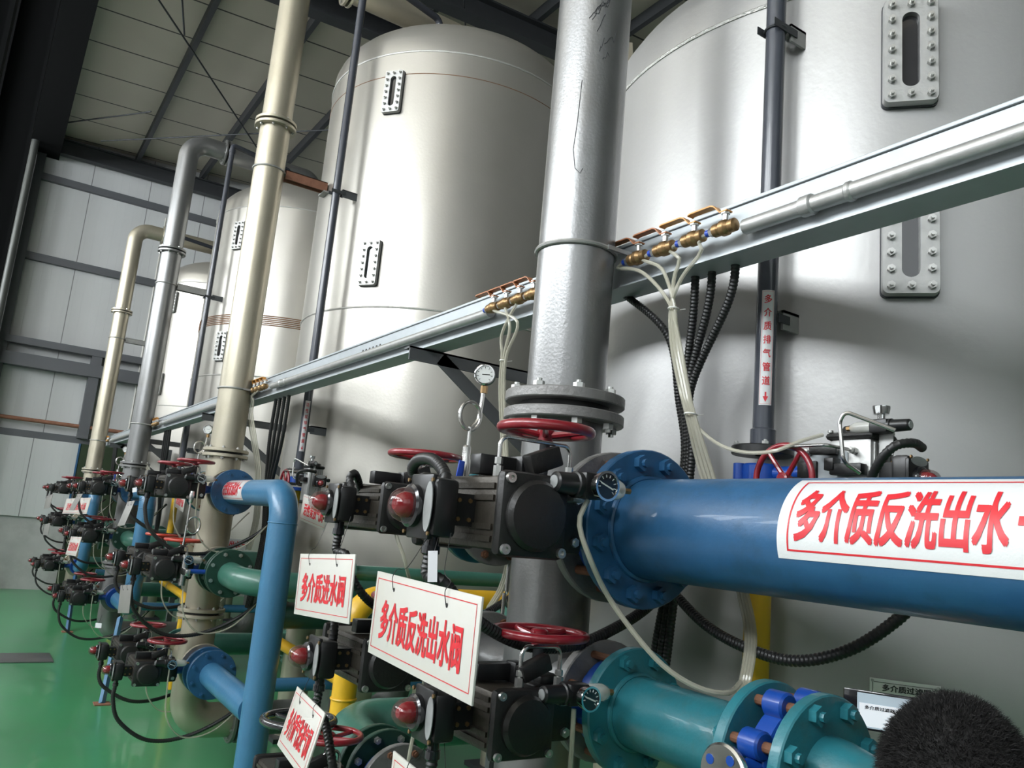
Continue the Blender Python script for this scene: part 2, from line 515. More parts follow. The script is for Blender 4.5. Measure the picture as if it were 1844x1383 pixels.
# ================================================================== THE SETTING
YW = 16.2            # end wall
XL, XR, YB = -7.0, 6.6, -5.0
struct('floor', MB().b2((-0.55, YB, -0.1), (XR, YW, 0.0)), 'floor_epoxy')
struct('floor_side', MB().b2((XL, YB, -0.1), (-0.55, YW, 0.0)), 'concrete_dado')  # unseen side floor, made grey to keep green bounce off the tanks
struct('wall_back', MB().b2((XL, YW, 1.2), (XR, YW + 0.15, 9.6)), 'wall_panel')
struct('baseboard_back', MB().b2((XL, YW - 0.04, 0.0), (XR, YW + 0.15, 1.2)), 'concrete_dado')
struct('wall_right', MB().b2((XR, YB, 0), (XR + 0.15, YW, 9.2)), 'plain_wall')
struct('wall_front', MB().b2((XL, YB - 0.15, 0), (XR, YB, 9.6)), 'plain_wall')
# left wall with two rows of window openings
wl = MB()
zb = [(0, 1.0), (3.3, 5.2), (7.7, 9.4)]
for a, b in zb: wl.b2((XL - 0.15, YB, a), (XL, YW, b))
ys = [-4.6 + 3.4 * i for i in range(7)]
wl.b2((XL - 0.15, YB, 1.0), (XL, ys[1] + 0.35, 3.3)).b2((XL - 0.15, YB, 5.2), (XL, ys[0] + 0.35, 7.7)).b2((XL - 0.15, ys[1] - 0.35, 5.2), (XL, ys[1] + 0.35, 7.7))
for i in range(2, len(ys)):
    for a, b in ((1.0, 3.3), (5.2, 7.7)):
        wl.b2((XL - 0.15, ys[i] - 0.35 if i else YB, a), (XL, ys[i] + 0.35, b))
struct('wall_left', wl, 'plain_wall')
n = 0
for i in range(len(ys)):
    y0 = ys[i] + 0.35; y1 = (ys[i + 1] - 0.35) if i + 1 < len(ys) else YW
    for a, b, mm in ((1.0, 3.3, 'daylight_low'), (5.2, 7.7, 'daylight')):
        if i == 0 and a < 2:
            continue
        n += 1
        f = struct('window_%d' % n, MB().b2((XL - 0.10, y0, a), (XL - 0.08, y1, b)), mm)
        fr = MB()
        for k in range(5):
            yy = y0 + (y1 - y0) * k / 4
            fr.b2((XL - 0.06, yy - 0.025, a), (XL - 0.02, yy + 0.025, b))
        part('frame', fr, 'girt_grey', f)
# front wall window, behind the person with the camera
struct('window_20', MB().b2((-5.5, YB + 0.01, 2.6), (1.5, YB + 0.03, 6.4)), 'daylight_front')
# roofs of the two spans, meeting in the valley over the column line
def zroof(x): return 7.98 + 0.05 * x
rm = MB()
rm.rings([[(0.0, YB, zroof(0)), (0.0, YB, zroof(0) + 0.1), (XR, YB, zroof(XR) + 0.1), (XR, YB, zroof(XR))],
          [(0.0, YW, zroof(0)), (0.0, YW, zroof(0) + 0.1), (XR, YW, zroof(XR) + 0.1), (XR, YW, zroof(XR))]])
struct('ceiling', rm, 'roof_panel', False)
rm = MB()
rm.rings([[(0.0, YB, 7.98), (0.0, YB, 8.08), (XL, YB, 9.3), (XL, YB, 9.2)], [(0.0, YW, 7.98), (0.0, YW, 8.08), (XL, YW, 9.3), (XL, YW, 9.2)]])
struct('ceiling_aisle', rm, 'roof_panel', False)
tn = [0]
def trim(mb, m):
    tn[0] += 1
    return struct('trim_%d' % tn[0], mb, m)
def ibeam(p0, p1, h, wd, t=0.02):
    """I section along p0-p1, height in z"""
    p0, p1 = V(p0), V(p1); d = (p1 - p0).normalized(); s = d.cross(V((0, 0, 1))).normalized(); up = s.cross(d)
    o = [(-wd / 2, 0), (wd / 2, 0), (wd / 2, t), (t / 2, t), (t / 2, h - t), (wd / 2, h - t), (wd / 2, h), (-wd / 2, h), (-wd / 2, h - t), (-t / 2, h - t), (-t / 2, t), (-wd / 2, t)]
    mb = MB()
    mb.rings([[p + s * a + up * b for a, b in o] for p in (p0, p1)], True, True, True)
    return mb
# valley gutter beam and its columns
trim(MB().b2((-0.34, YB, 7.55), (0.20, YW, 7.97)), 'column_dark')
for yy in (9.2, 15.75):
    trim(MB().b2((-0.52, yy, 0), (-0.49, yy + 0.3, 7.55)).b2((-0.19, yy, 0), (-0.16, yy + 0.3, 7.55)).b2((-0.5, yy + 0.14, 0), (-0.18, yy + 0.16, 7.55)), 'column_dark')
trim(MB().b2((-0.64, 6.2, 0), (-0.61, 6.5, 7.55)).b2((-0.39, 6.2, 0), (-0.36, 6.5, 7.55)).b2((-0.62, 6.34, 0), (-0.38, 6.36, 7.55)), 'column_dark')
trim(MB().b2((-0.14, YW - 0.16, 0), (0.0, YW, 7.6)), 'girt_grey')
# purlins along the hall, rafters across it
for x in (1.45, 2.62, 3.75, 4.9, 6.0):
    trim(MB().b2((x - 0.035, YB, zroof(x) - 0.17), (x + 0.035, YW, zroof(x) - 0.005)), 'dark_steel')
for yy, hh in ((8.98, 0.30), (7.9, 0.30), (3.2, 0.4)):
    trim(ibeam((0.2, yy, zroof(0.2) - 0.17 - hh), (XR, yy, zroof(XR) - 0.17 - hh), hh, 0.2, 0.025), 'dark_steel')
trim(ibeam((-0.2, YW - 0.14, 7.62), (XR, YW - 0.14, 7.68), 0.28, 0.16), 'dark_steel')
# thin wind bracing rods under the roof
def rod(a, b, r=0.012):
    trim(MB().cyl(a, b, r, 8), 'dark_steel')
rod(AZ(286, 0, 7.7), AZ(474, 283, 7.7)); rod(AZ(328, 0, 7.7), AZ(332, 62, 7.7)); rod(AZ(182, 254, 7.66), AZ(592, 234, 7.74)); rod(AZ(112, 222, 7.66), AZ(272, 201, 7.7))
rod(AZ(835, 0, 7.75), AZ(838, 45, 7.75), 0.01)
# end wall rails, big double beam, posts, lintel, red pipe
for z, hh, dd in ((7.10, 0.12, 0.1), (5.62, 0.13, 0.1), (2.53, 0.12, 0.08)):
    trim(MB().b2((-0.05, YW - dd, z), (XR, YW - 0.001, z + hh)), 'girt_grey')
trim(MB().b2((-0.05, YW - 0.22, 4.10), (XR, YW - 0.02, 4.22)), 'girt_grey')
trim(MB().b2((-0.05, YW - 0.24, 3.72), (XR, YW - 0.02, 3.94)), 'girt_grey')
trim(MB().b2((1.30, YW - 0.2, 2.62), (1.47, YW - 0.02, 4.1)).b2((1.28, YW - 0.2, 4.2), (1.45, YW - 0.1, 4.2)), 'girt_grey')
trim(MB().cyl((-0.05, YW - 0.16, 2.83), (XR, YW - 0.16, 2.80), 0.035, 12), 'rusty_steel')
trim(MB().cyl((2.12, YW - 0.05, 1.2), (2.12, YW - 0.05, 7.0), 0.02, 8), 'sign_white')
d1 = struct('door_1', MB().b2((-0.05, YW - 0.09, 1.2), (1.36, YW - 0.03, 2.53)), 'wall_panel')
part('door_edge', MB().b2((1.36, YW - 0.1, 1.2), (1.39, YW - 0.02, 2.53)), 'blue_paint', d1)
d2 = struct('door_2', MB().b2((1.40, YW - 0.12, 0.0), (3.2, YW - 0.05, 2.53)), 'door_green')
# downpipe by the columns
solo('downpipe', MB().cyl((-0.20, 15.55, 0.0), (-0.20, 15.55, 7.55), 0.06, 16), 'downpipe_grey', 'thin grey downpipe running up beside the dark steel column on the far left', 'pipe')
solo('floor_hatch', MB().b2(AZ(-40, 1178, 0.0) - V((0, 0.0, 0.0)), AZ(100, 1203, 0.0) + V((0, 0.28, 0.012)), 0.003), 'steel_plate', 'flat grey steel cover plate lying on the green floor at left', 'cover plate')

# ================================================================== TANKS
LP = 3.808
T = [1.84 + LP * k for k in range(4)]
XP = 1.36
def on_tank(px, py, c, r):
    d = ray(px, py); dh = V((d.x, d.y)); s = dh.length; dh /= s
    b = dh.dot(V(c)); q = b * b - (V(c).dot(V(c)) - r * r)
    t = b - math.sqrt(max(q, 0.0))
    return V((dh.x * t, dh.y * t, d.z / s * t + H))

def rrect(w_, h_, r, n):
    """points of a rounded rectangle, n per corner"""
    out = []
    for cx, cy, a0 in ((w_ / 2 - r, h_ / 2 - r, 0), (-w_ / 2 + r, h_ / 2 - r, PI / 2), (-w_ / 2 + r, -h_ / 2 + r, PI), (w_ / 2 - r, -h_ / 2 + r, 1.5 * PI)):
        for i in range(n): 
            a = a0 + PI / 2 * i / (n - 1)
            out.append((cx + r * math.cos(a), cy + r * math.sin(a)))
    return out
def sight_window(tank, p, c, label):
    n_ = V((p.x - c[0], p.y - c[1], 0)).normalized(); u = V((-n_.y, n_.x, 0)); z = V((0, 0, 1))
    def at(a, b, o): return V(p) + u * a + z * b + n_ * o
    W_, H_ = 0.142, 0.325
    outer = rrect(W_, H_, 0.016, 8); inner = rrect(0.046, 0.232, 0.0229, 8)
    mb = MB()
    o0 = [at(a, b, -0.012) for a, b in outer]; o1 = [at(a, b, 0.030) for a, b in outer]
    o2 = [at(a * 0.98, b * 0.99, 0.034) for a, b in outer]
    i0 = [at(a, b, 0.034) for a, b in inner]; i1 = [at(a, b, 0.012) for a, b in inner]
    mb.rings([o0, o1, o2, i0, i1], True, True, False)
    f = part('sight_window', mb, 'zinc_dull', tank, label)
    part('glass', _glass(at, inner), 'sight_glass', f, 'dark glass slot')
    xs = (-0.050, 0.050)
    for k in range(7):
        b = -0.140 + 0.28 * k / 6
        for a in xs: inst('bolt', 'sight', bolt_mb(0.011, 0.012, 0.010), 'bolt_steel', f, at(a, b, 0.034), n_)
    for b in (-0.140, 0.140): inst('bolt', 'sight', bolt_mb(0.011, 0.012, 0.010), 'bolt_steel', f, at(0, b, 0.034), n_)
    # spacer plate behind
    part('spacer', MB().rings([[at(a * 1.03, b * 1.02, -0.03) for a, b in outer], [at(a * 1.03, b * 1.02, 0.008) for a, b in outer]]), 'dark_steel', f)
def _glass(at, inner):
    mb = MB(); mb.rings([[at(a, b, 0.008) for a, b in inner], [at(a, b, 0.016) for a, b in inner]]); return mb

def tank(k, c, r, zw, wins, label, zl, rust, extra):
    t = thing('filter_tank', label, 'tank', (c[0], c[1], 0.0), 'grey steel filter tanks in a row')
    z0 = 1.12 if k == 0 else 1.22
    tm = 'tank_paint_grey' if k == 0 else 'tank_paint'
    prof = [(z0 - 0.34, 0.02)]
    nn = 10
    for i in range(1, nn + 1):
        a = PI / 2 * i / nn
        prof.append((z0 - 0.34 * math.cos(a), r * math.sin(a)))
    prof += [(z0 + 0.3, r), (zw, r)]
    part('shell', MB().lathe((c[0], c[1], 0), (0, 0, 1), prof, 96, True, False), tm, t)
    hp = [(zw, r)]
    for i in range(1, 15):
        a = PI / 2 * i / 14
        hp.append((zw + 0.06 + 0.5 * math.sin(a), max(0.01, r * math.cos(a))))
    part('domed_head', MB().lathe((c[0], c[1], 0), (0, 0, 1), hp, 96, False, True), tm, t)
    for zz in [zw] + zl:
        part('weld_seam', MB().torus((c[0], c[1], zz), (0, 0, 1), r, 0.0075, 96, 6), 'weld', t)
    if rust:
        part('rust_line', MB().torus((c[0], c[1], rust), (0, 0, 1), r, 0.003, 96, 5), 'rust_line', t, 'thin rusty line around the tank')
    a = math.radians(extra)
    lx, ly = c[0] + math.cos(a) * r * 0.93, c[1] + math.sin(a) * r * 0.93
    zz = zw + 0.19
    d = V((math.cos(a), math.sin(a), 0)); s = V((-d.y, d.x, 0))
    for da in (0, 180):
        rot = Matrix.Rotation(math.radians(da), 3, 'Z')
        dd = rot @ d
        ce = V((c[0], c[1], 0))
        pts = [(-0.07, -0.05), (0.07, -0.05), (0.07, 0.08), (0.04, 0.15), (-0.04, 0.15), (-0.07, 0.08)]
        ss = V((-dd.y, dd.x, 0))
        lug = MB().prism([ce + dd * (r * 0.93) + ss * x + V((0, 0, zz + y)) for x, y in pts], dd * 0.025)
        lg = part('lifting_lug', lug, 'beige_pipe', t)
        q = ce + dd * (r * 0.93 - 0.002) + V((0, 0, zz + 0.07))
        part('eye', MB().cyl(q, q + dd * 0.03, 0.022, 16), 'dark_steel', lg, 'dark round hole')
    for i in range(4):
        a = PI / 4 + PI / 2 * i
        q = V((c[0] + math.cos(a) * r * 0.78, c[1] + math.sin(a) * r * 0.78, 0))
        lg = part('leg', MB().cyl(q + V((0, 0, 0.03)), q + V((0, 0, z0)), 0.11, 24), 'beige_pipe', t)
        part('foot_plate', MB().b2(q + V((-0.16, -0.16, 0)), q + V((0.16, 0.16, 0.03))), 'dark_steel', lg)
    for px, py, lb in wins:
        sight_window(t, on_tank(px, py, c, r), c, lb)
    return t
C = [(2.83, 1.88 + LP * k) for k in range(4)]
C[1] = (2.83, 5.66); C[2] = (2.83, 9.47); C[3] = (2.85, 13.28)
RT = [1.08, 1.03, 1.03, 0.97]
tanks = [
    tank(0, C[0], RT[0], 3.35, [(1637, 100, None), (1637, 433, None)], 'nearest big grey tank filling the right side, with two bolted sight windows', [], 0, -30),
    tank(1, C[1], RT[1], 5.00, [(710, 168, None), (668, 475, None)], 'second grey tank from the camera, its whole domed top in view behind the thick pipe', [3.08], 4.82, -62),
    tank(2, C[2], RT[2], 4.98, [(432, 425, None), (400, 624, None)], 'third grey tank from the camera, with a scratched rusty band round its middle', [3.05], 0, -30),
    tank(3, C[3], RT[3], 4.95, [(313, 545, None), (287, 692, None)], 'farthest grey tank, mostly hidden behind the third tank', [3.05], 0, -30)]
# scratched rusty band on the third tank
t = tanks[2]
for i in range(6):
    part('rust_streak', MB().torus((C[2][0], C[2][1], 3.62 + i * 0.020), (0, 0, 1), RT[2] + 0.0015, 0.0055, 72, 5, PI * (0.2 + 0.05 * (i % 3)), PI * (1.6 + 0.05 * (i % 4))), 'rust_line', t)
# name plate of the nearest tank
def nameplate():
    a = on_tank(1566, 1222, C[0], RT[0]); b = on_tank(1694, 1252, C[0], RT[0])
    t = tanks[0]
    c = V((C[0][0], C[0][1])); th0 = math.atan2(a.y - c.y, a.x - c.x); th1 = math.atan2(b.y - c.y, b.x - c.x)
    if th1 < th0 - PI: th1 += 2 * PI
    if th0 < 0 and th1 > PI: th0 += 2 * PI
    zt = a.z + 0.004
    wd = abs(th1 - th0) * RT[0]; sgn = 1 if th1 > th0 else -1
    def fn(lift):
        def g(u, v):
            an = th0 + sgn * u / RT[0]
            return V((c.x + math.cos(an) * (RT[0] + lift), c.y + math.sin(an) * (RT[0] + lift), zt + v))
        return g
    hh = wd * 0.62
    p = part('nameplate', sheet_mesh(fn(0.004), [(0, wd, -hh, 0)], 8, 4), 'nameplate_metal', t, 'small metal nameplate with black characters', False)
    part('plate_border', sheet_mesh(fn(0.005), border(0.006, wd - 0.006, -hh + 0.005, -0.008, 0.0012), 8, 2), 'letter_black', p)
    part('lettering', letter_mesh('多介质过滤器', fn(0.006), (wd * 0.18, wd * 0.86, -0.028, -0.012)), 'letter_black', p)
    for u in (0.006, wd - 0.006):
        q = fn(0.004)(u, -0.006); inst('bolt', 'npb', bolt_mb(0.004, 0.004, 0), 'bolt_steel', p, q, V((q.x - c.x, q.y - c.y, 0)))
nameplate()

# ================================================================== RISERS
ZA = [1.690, 1.752, 1.732, 1.712]
ZB = [1.270, 1.262, 1.262, 1.262]
ZC = [0.77, 0.662, 0.662, 0.662]
RP = 0.1135
def flange_pair(parent, p, d, ro, m, t=0.028, gap=0.016, nb=8, ri=None, br=0.014):
    d = V(d).normalized(); p = V(p)
    flange(parent, p + d * (gap / 2), d, ro, t, m, nb, ri or 0.05, br)
    flange(parent, p - d * (gap / 2), -d, ro, t, m, nb, ri or 0.05, br)
    part('gasket', MB().cyl(p - d * gap / 2, p + d * gap / 2, ro * 0.74, 32), 'rubber', parent)
names = ['nearest', 'second', 'third', 'farthest']
riser_labels = ['thick grey riser pipe nearest the camera, between first and second tank',
                'second riser pipe from the camera, beige, crossing in front of the third tank',
                'third riser pipe from the camera, grey, bending over at its top with a flange',
                'farthest and shortest-looking riser pipe, pale beige, left of the others']
risers = []
for k in range(4):
    y = T[k]; m = ('silver_pipe', 'beige_pipe', 'silver_pipe', 'beige_pipe')[k]
    t = thing('riser_pipe', riser_labels[k], 'pipe', (XP, y, 0.29), 'grey riser pipes along the tanks')
    ztop = 5.757
    zt = (3.35 if k == 0 else 5.0) + 0.50
    rr = RP if k == 0 else 0.108
    part('pipe', MB().tube(fillet([(XP + 0.39, y, ztop), (XP, y, ztop), (XP, y, 0.29), (XP + 0.30, y, 0.29)], 0.22, 10), rr, 40), m, t)
    for z in (4.42, 2.01) + ((0.966,) if k else ()):
        flange_pair(t, (XP, y, z), (0, 0, 1), 0.172 if k == 0 else 0.148, 'grey_flange' if k == 0 else m, 0.03 if k == 0 else 0.022, 0.022 if k == 0 else 0.014, 8, rr * 0.9, 0.016 if k == 0 else 0.011)
    o = thing('overhead_pipe', 'overhead pipe from the bend of the %s riser to its tank top' % names[k], 'pipe', (C[k][0], y, zt), 'overhead pipes into the tank tops')
    part('pipe', MB().tube(fillet([(C[k][0], y, zt), (C[k][0], y, ztop), (XP + 0.41, y, ztop)], 0.22, 10), rr, 40), m, o)
    flange(t, (XP + 0.39, y, ztop), (-1, 0, 0), 0.148, 0.022, m, 8, rr * 0.9, 0.011)
    flange(o, (XP + 0.41, y, ztop), (1, 0, 0), 0.148, 0.022, m, 8, rr * 0.9, 0.011)
    part('gasket', MB().cyl((XP + 0.39, y, ztop), (XP + 0.41, y, ztop), 0.11, 32), 'rubber', o)
    o = thing('drain_pipe', 'low grey pipe flanged to the bottom bend of the %s riser' % names[k], 'pipe', (C[k][0] - 0.6, y, 0.2), 'low pipes under the tanks')
    part('pipe', MB().tube(fillet([(XP + 0.32, y, 0.29), (C[k][0], y, 0.29), (C[k][0], y, 0.9)], 0.2, 8), rr, 32), 'grey_flange', o)
    flange(t, (XP + 0.30, y, 0.29), (-1, 0, 0), 0.148, 0.022, 'grey_flange', 8, rr * 0.9, 0.011)
    flange(o, (XP + 0.32, y, 0.29), (1, 0, 0), 0.148, 0.022, 'grey_flange', 8, rr * 0.9, 0.011)
    part('gasket', MB().cyl((XP + 0.30, y, 0.29), (XP + 0.32, y, 0.29), 0.11, 32), 'rubber', o)
    # tees at the three levels
    for lv, z in (('A', ZA[k]), ('B', ZB[k]), ('C', ZC[k])):
        big = (k == 0 and lv == 'A')
        r = 0.108 if big else 0.079; ro = 0.188 if big else 0.1425
        fe = 0.77 if (k == 0 and lv == 'C') else 0.29
        part('branch', MB().cyl((XP, y - 0.23, z), (XP, y + fe, z), r, 32), m, t)
        flange(t, (XP, y - 0.23, z), (0, -1, 0), ro, 0.028, 'grey_flange' if k == 0 else m, 8, r * 0.9, 0.014, 'rust_stud', -1)
        flange(t, (XP, y + fe, z), (0, 1, 0), 0.1425, 0.024, 'grey_flange' if k == 0 else m, 8, r * 0.9, 0.012, 'rust_stud', -1)
    risers.append(t)
# scratches on the nearest riser
rng = random.Random(3)
def scr(pts, name='scratch', wd=0.0012):
    out = []
    for a, z in pts:
        an = math.radians(a); out.append((XP + math.cos(an) * (RP + 0.0004), T[0] + math.sin(an) * (RP + 0.0004), z))
    part(name, MB().tube(out, wd, 5), 'dark_steel', risers[0])
for k in range(16):
    a = rng.uniform(205, 270); z = rng.uniform(3.0, 3.5); L = rng.uniform(5, 22)
    scr([(a + L * q / 5, z + 0.05 * q / 5 * rng.uniform(0.2, 1.2) + rng.uniform(-0.004, 0.004)) for q in range(6)])
scr([(222, 2.98), (220, 2.85), (217, 2.76), (222, 2.70), (230, 2.685), (233, 2.70)])

# straps holding the risers
def strap(k, z, x1, m, label, arm=True):
    y = T[k]; rr = RP if k == 0 else 0.108
    t = thing('pipe_strap', label, 'bracket', (XP + rr, y, z))
    part('band', MB().torus((XP, y, z), (0, 0, 1), rr + 0.004, 0.007, 48, 8), 'zinc_dull', t)
    if arm:
        a = MB().b2((XP + rr + 0.006, y - 0.04, z - 0.035), (x1, y - 0.03, z + 0.035)).b2((XP + rr + 0.006, y - 0.04, z + 0.029), (x1, y + 0.03, z + 0.035)).b2((XP + rr + 0.006, y + 0.02, z - 0.035), (x1, y + 0.03, z + 0.035))
        part('arm', a, m, t)
        part('end_plate', MB().b2((x1 - 0.03, y - 0.06, z - 0.05), (x1 + 0.05, y + 0.06, z - 0.038)), 'zinc_dull', t)
    else:
        part('arm', MB().b2((XP + 0.02, y - rr - 0.012, z - 0.006), (x1, y - rr - 0.002, z + 0.006)), 'zinc_dull', t)
strap(1, 4.07, 1.79, 'rusty_steel', 'rust red channel bracket holding the second riser to the tank')
strap(2, 4.03, 1.80, 'zinc_dull', 'pale steel bracket strapping the third riser to the tank')
strap(3, 4.00, 1.80, 'zinc_dull', 'small bracket strapping the farthest riser')
strap(0, 2.478, 1.50, 'zinc', 'thin steel band round the nearest riser at the cable tray', False)
strap(1, 2.45, 1.50, 'zinc', 'thin steel band round the second riser at the cable tray', False)
strap(2, 2.45, 1.50, 'zinc', 'thin steel band round the third riser at the cable tray', False)
strap(3, 2.45, 1.50, 'zinc', 'thin steel band round the farthest riser at the cable tray', False)

# ================================================================== CABLE TRAY, AIR MAIN, BRACKETS
TX0, TX1, TZ0, TZ1 = 1.50, 1.585, 2.395, 2.535
tr = thing('cable_tray', 'long galvanised cable tray running from upper right past all the risers', 'cable tray', (1.54, 5, TZ0))
part('trough', MB().b2((TX0, -3.5, TZ0), (TX1, 13.6, TZ1 - 0.012)), 'zinc', tr)
part('lid', MB().b2((TX0 - 0.006, -3.5, TZ1 - 0.010), (TX1 + 0.006, 13.6, TZ1), 0.002), 'zinc', tr)
part('bottom_lip', MB().b2((TX0 - 0.022, -3.5, TZ0 - 0.003), (TX0, 13.6, TZ0 + 0.002)), 'zinc', tr)
for i, (a, b) in enumerate(((-3.4, 1.30), (2.50, 5.18), (5.62, 9.0), (9.45, 12.85))):
    lb = ['galvanised air pipe on the tray front at upper right', 'galvanised air pipe on the tray front left of the thick riser', 'galvanised air pipe on the tray front between second and third risers', 'galvanised air pipe on the tray front before the farthest riser'][i]
    o = thing('air_pipe', lb, 'pipe', (1.474, (a + b) / 2, 2.44), 'air pipes along the cable tray')
    part('pipe', MB().cyl((1.474, a, 2.448), (1.474, b, 2.448), 0.0195, 16), 'zinc_dull', o)
    part('coupling', MB().lathe((1.474, b - 0.20, 2.448), (0, 1, 0), [(0, 0.02), (0.004, 0.025), (0.03, 0.025), (0.034, 0.02)], 16), 'zinc_dull', o)
    part('coupling', MB().lathe((1.474, b - 0.30, 2.448), (0, 1, 0), [(0, 0.02), (0.004, 0.023), (0.012, 0.023), (0.016, 0.02)], 16), 'zinc_dull', o)
for i in range(6):
    part('hole', MB().cyl((TX0 - 0.0015, 3.56 + 0.042 * i, 2.482), (TX0 + 0.001, 3.56 + 0.042 * i, 2.482), 0.011, 12), 'wire', tr, 'punched hole')
def tray_bracket(y, i):
    lb = ['dark angle iron tray bracket with diagonal brace between first and second tank', 'dark angle iron tray bracket with brace behind the second riser', 'dark angle iron tray bracket with brace left of the third tank', 'dark tray bracket behind the farthest riser'][i]
    t = thing('tray_bracket', lb, 'bracket', (2.2, y, 0), 'angle iron brackets under the cable tray')
    part('arm', MB().b2((1.42, y - 0.004, TZ0 - 0.062), (2.23, y + 0.004, TZ0 - 0.003)).b2((1.42, y - 0.004, TZ0 - 0.011), (2.23, y + 0.055, TZ0 - 0.003)), 'bracket_steel', t)
    a = V((1.57, y, TZ0 - 0.03)); b = V((2.2, y, 1.93)); d = (b - a).normalized(); s = V((0, 1, 0)); u = d.cross(s)
    part('brace', MB().prism([a - s * 0.004 + u * 0.03, a + s * 0.004 + u * 0.03, a + s * 0.004 - u * 0.03, a - s * 0.004 - u * 0.03], b - a), 'bracket_steel', t)
    part('post', MB().b2((2.17, y - 0.03, 0.01), (2.23, y + 0.03, TZ0 - 0.003)), 'bracket_steel', t)
    part('foot_plate', MB().b2((2.11, y - 0.09, 0.0), (2.29, y + 0.09, 0.01)), 'bracket_steel', t)
for i in range(4): tray_bracket(3.05 + LP * i if i < 3 else 12.38, i)

# brass ball valves in clusters of four on the air main
def make_ball_valve(label, loc, lever):
    x, y, z = loc
    t = thing('ball_valve', label, 'valve', loc)
    part('body', MB().lathe((x, y - 0.034, z), (0, 1, 0), [(0, 0.013), (0.002, 0.017), (0.016, 0.017), (0.02, 0.014), (0.028, 0.021), (0.042, 0.021), (0.05, 0.014), (0.054, 0.017), (0.068, 0.017), (0.07, 0.012)], 16), 'brass', t)
    part('nut', MB().cyl((x, y + 0.034, z), (x, y + 0.048, z), 0.013, 6), 'bolt_steel', t)
    part('fitting', MB().cyl((x, y + 0.046, z), (x, y + 0.062, z), 0.0095, 12), 'lever_blue', t, 'dark blue push-in fitting')
    part('stem', MB().cyl((x, y, z + 0.015), (x, y, z + 0.045), 0.008, 10).cyl((x, y, z + 0.036), (x, y, z + 0.046), 0.012, 6), 'bolt_steel', t)
    lv = MB()
    lv.rings([[(x - 0.011, y + a, z + b), (x + 0.011, y + a, z + b), (x + 0.011, y + a, z + b + 0.004), (x - 0.011, y + a, z + b + 0.004)] for a, b in ((-0.012, 0.040), (0.012, 0.040), (0.034, 0.062), (0.045, 0.066), (0.118, 0.066), (0.125, 0.063))])
    part('lever', lv, lever, t)
    return t
bva = make_ball_valve('brass ball valve with orange lever, rightmost of the four by the nearest riser', (1.452, 1.345, 2.452), 'lever_orange')
bvb = make_ball_valve('brass ball valve with rusty lever, leftmost of the four by the nearest riser', (1.452, 1.668, 2.452), 'lever_rust')
BV = {0: [V((1.452, 1.345, 2.452)), V((1.452, 1.452, 2.452)), V((1.452, 1.560, 2.452)), V((1.452, 1.668, 2.452))]}
dup(bva, BV[0][1], 'brass ball valve, orange lever, second from right by the nearest riser')
dup(bvb, BV[0][2], 'brass ball valve, rusty lever, third from right by the nearest riser')
for o in (bva, bvb): o['group'] = 'brass ball valves on the air main'
lr = ['first', 'second', 'third', 'fourth']
for kk, (yc, where) in {1: (2.19, 'just left of the thick riser'), 2: (5.28, 'by the second riser'), 3: (9.10, 'by the third riser'), 4: (12.95, 'by the farthest riser')}.items():
    BV[kk] = []
    for i in range(4 if kk != 4 else 2):
        p = V((1.452, yc + 0.085 * i, 2.452)); BV[kk].append(p)
        dup(bvb if kk in (1,) else bva, p, 'brass ball valve, %s lever, %s of the cluster %s' % ('rusty' if kk == 1 else 'orange', lr[i], where), 'brass ball valves on the air main')

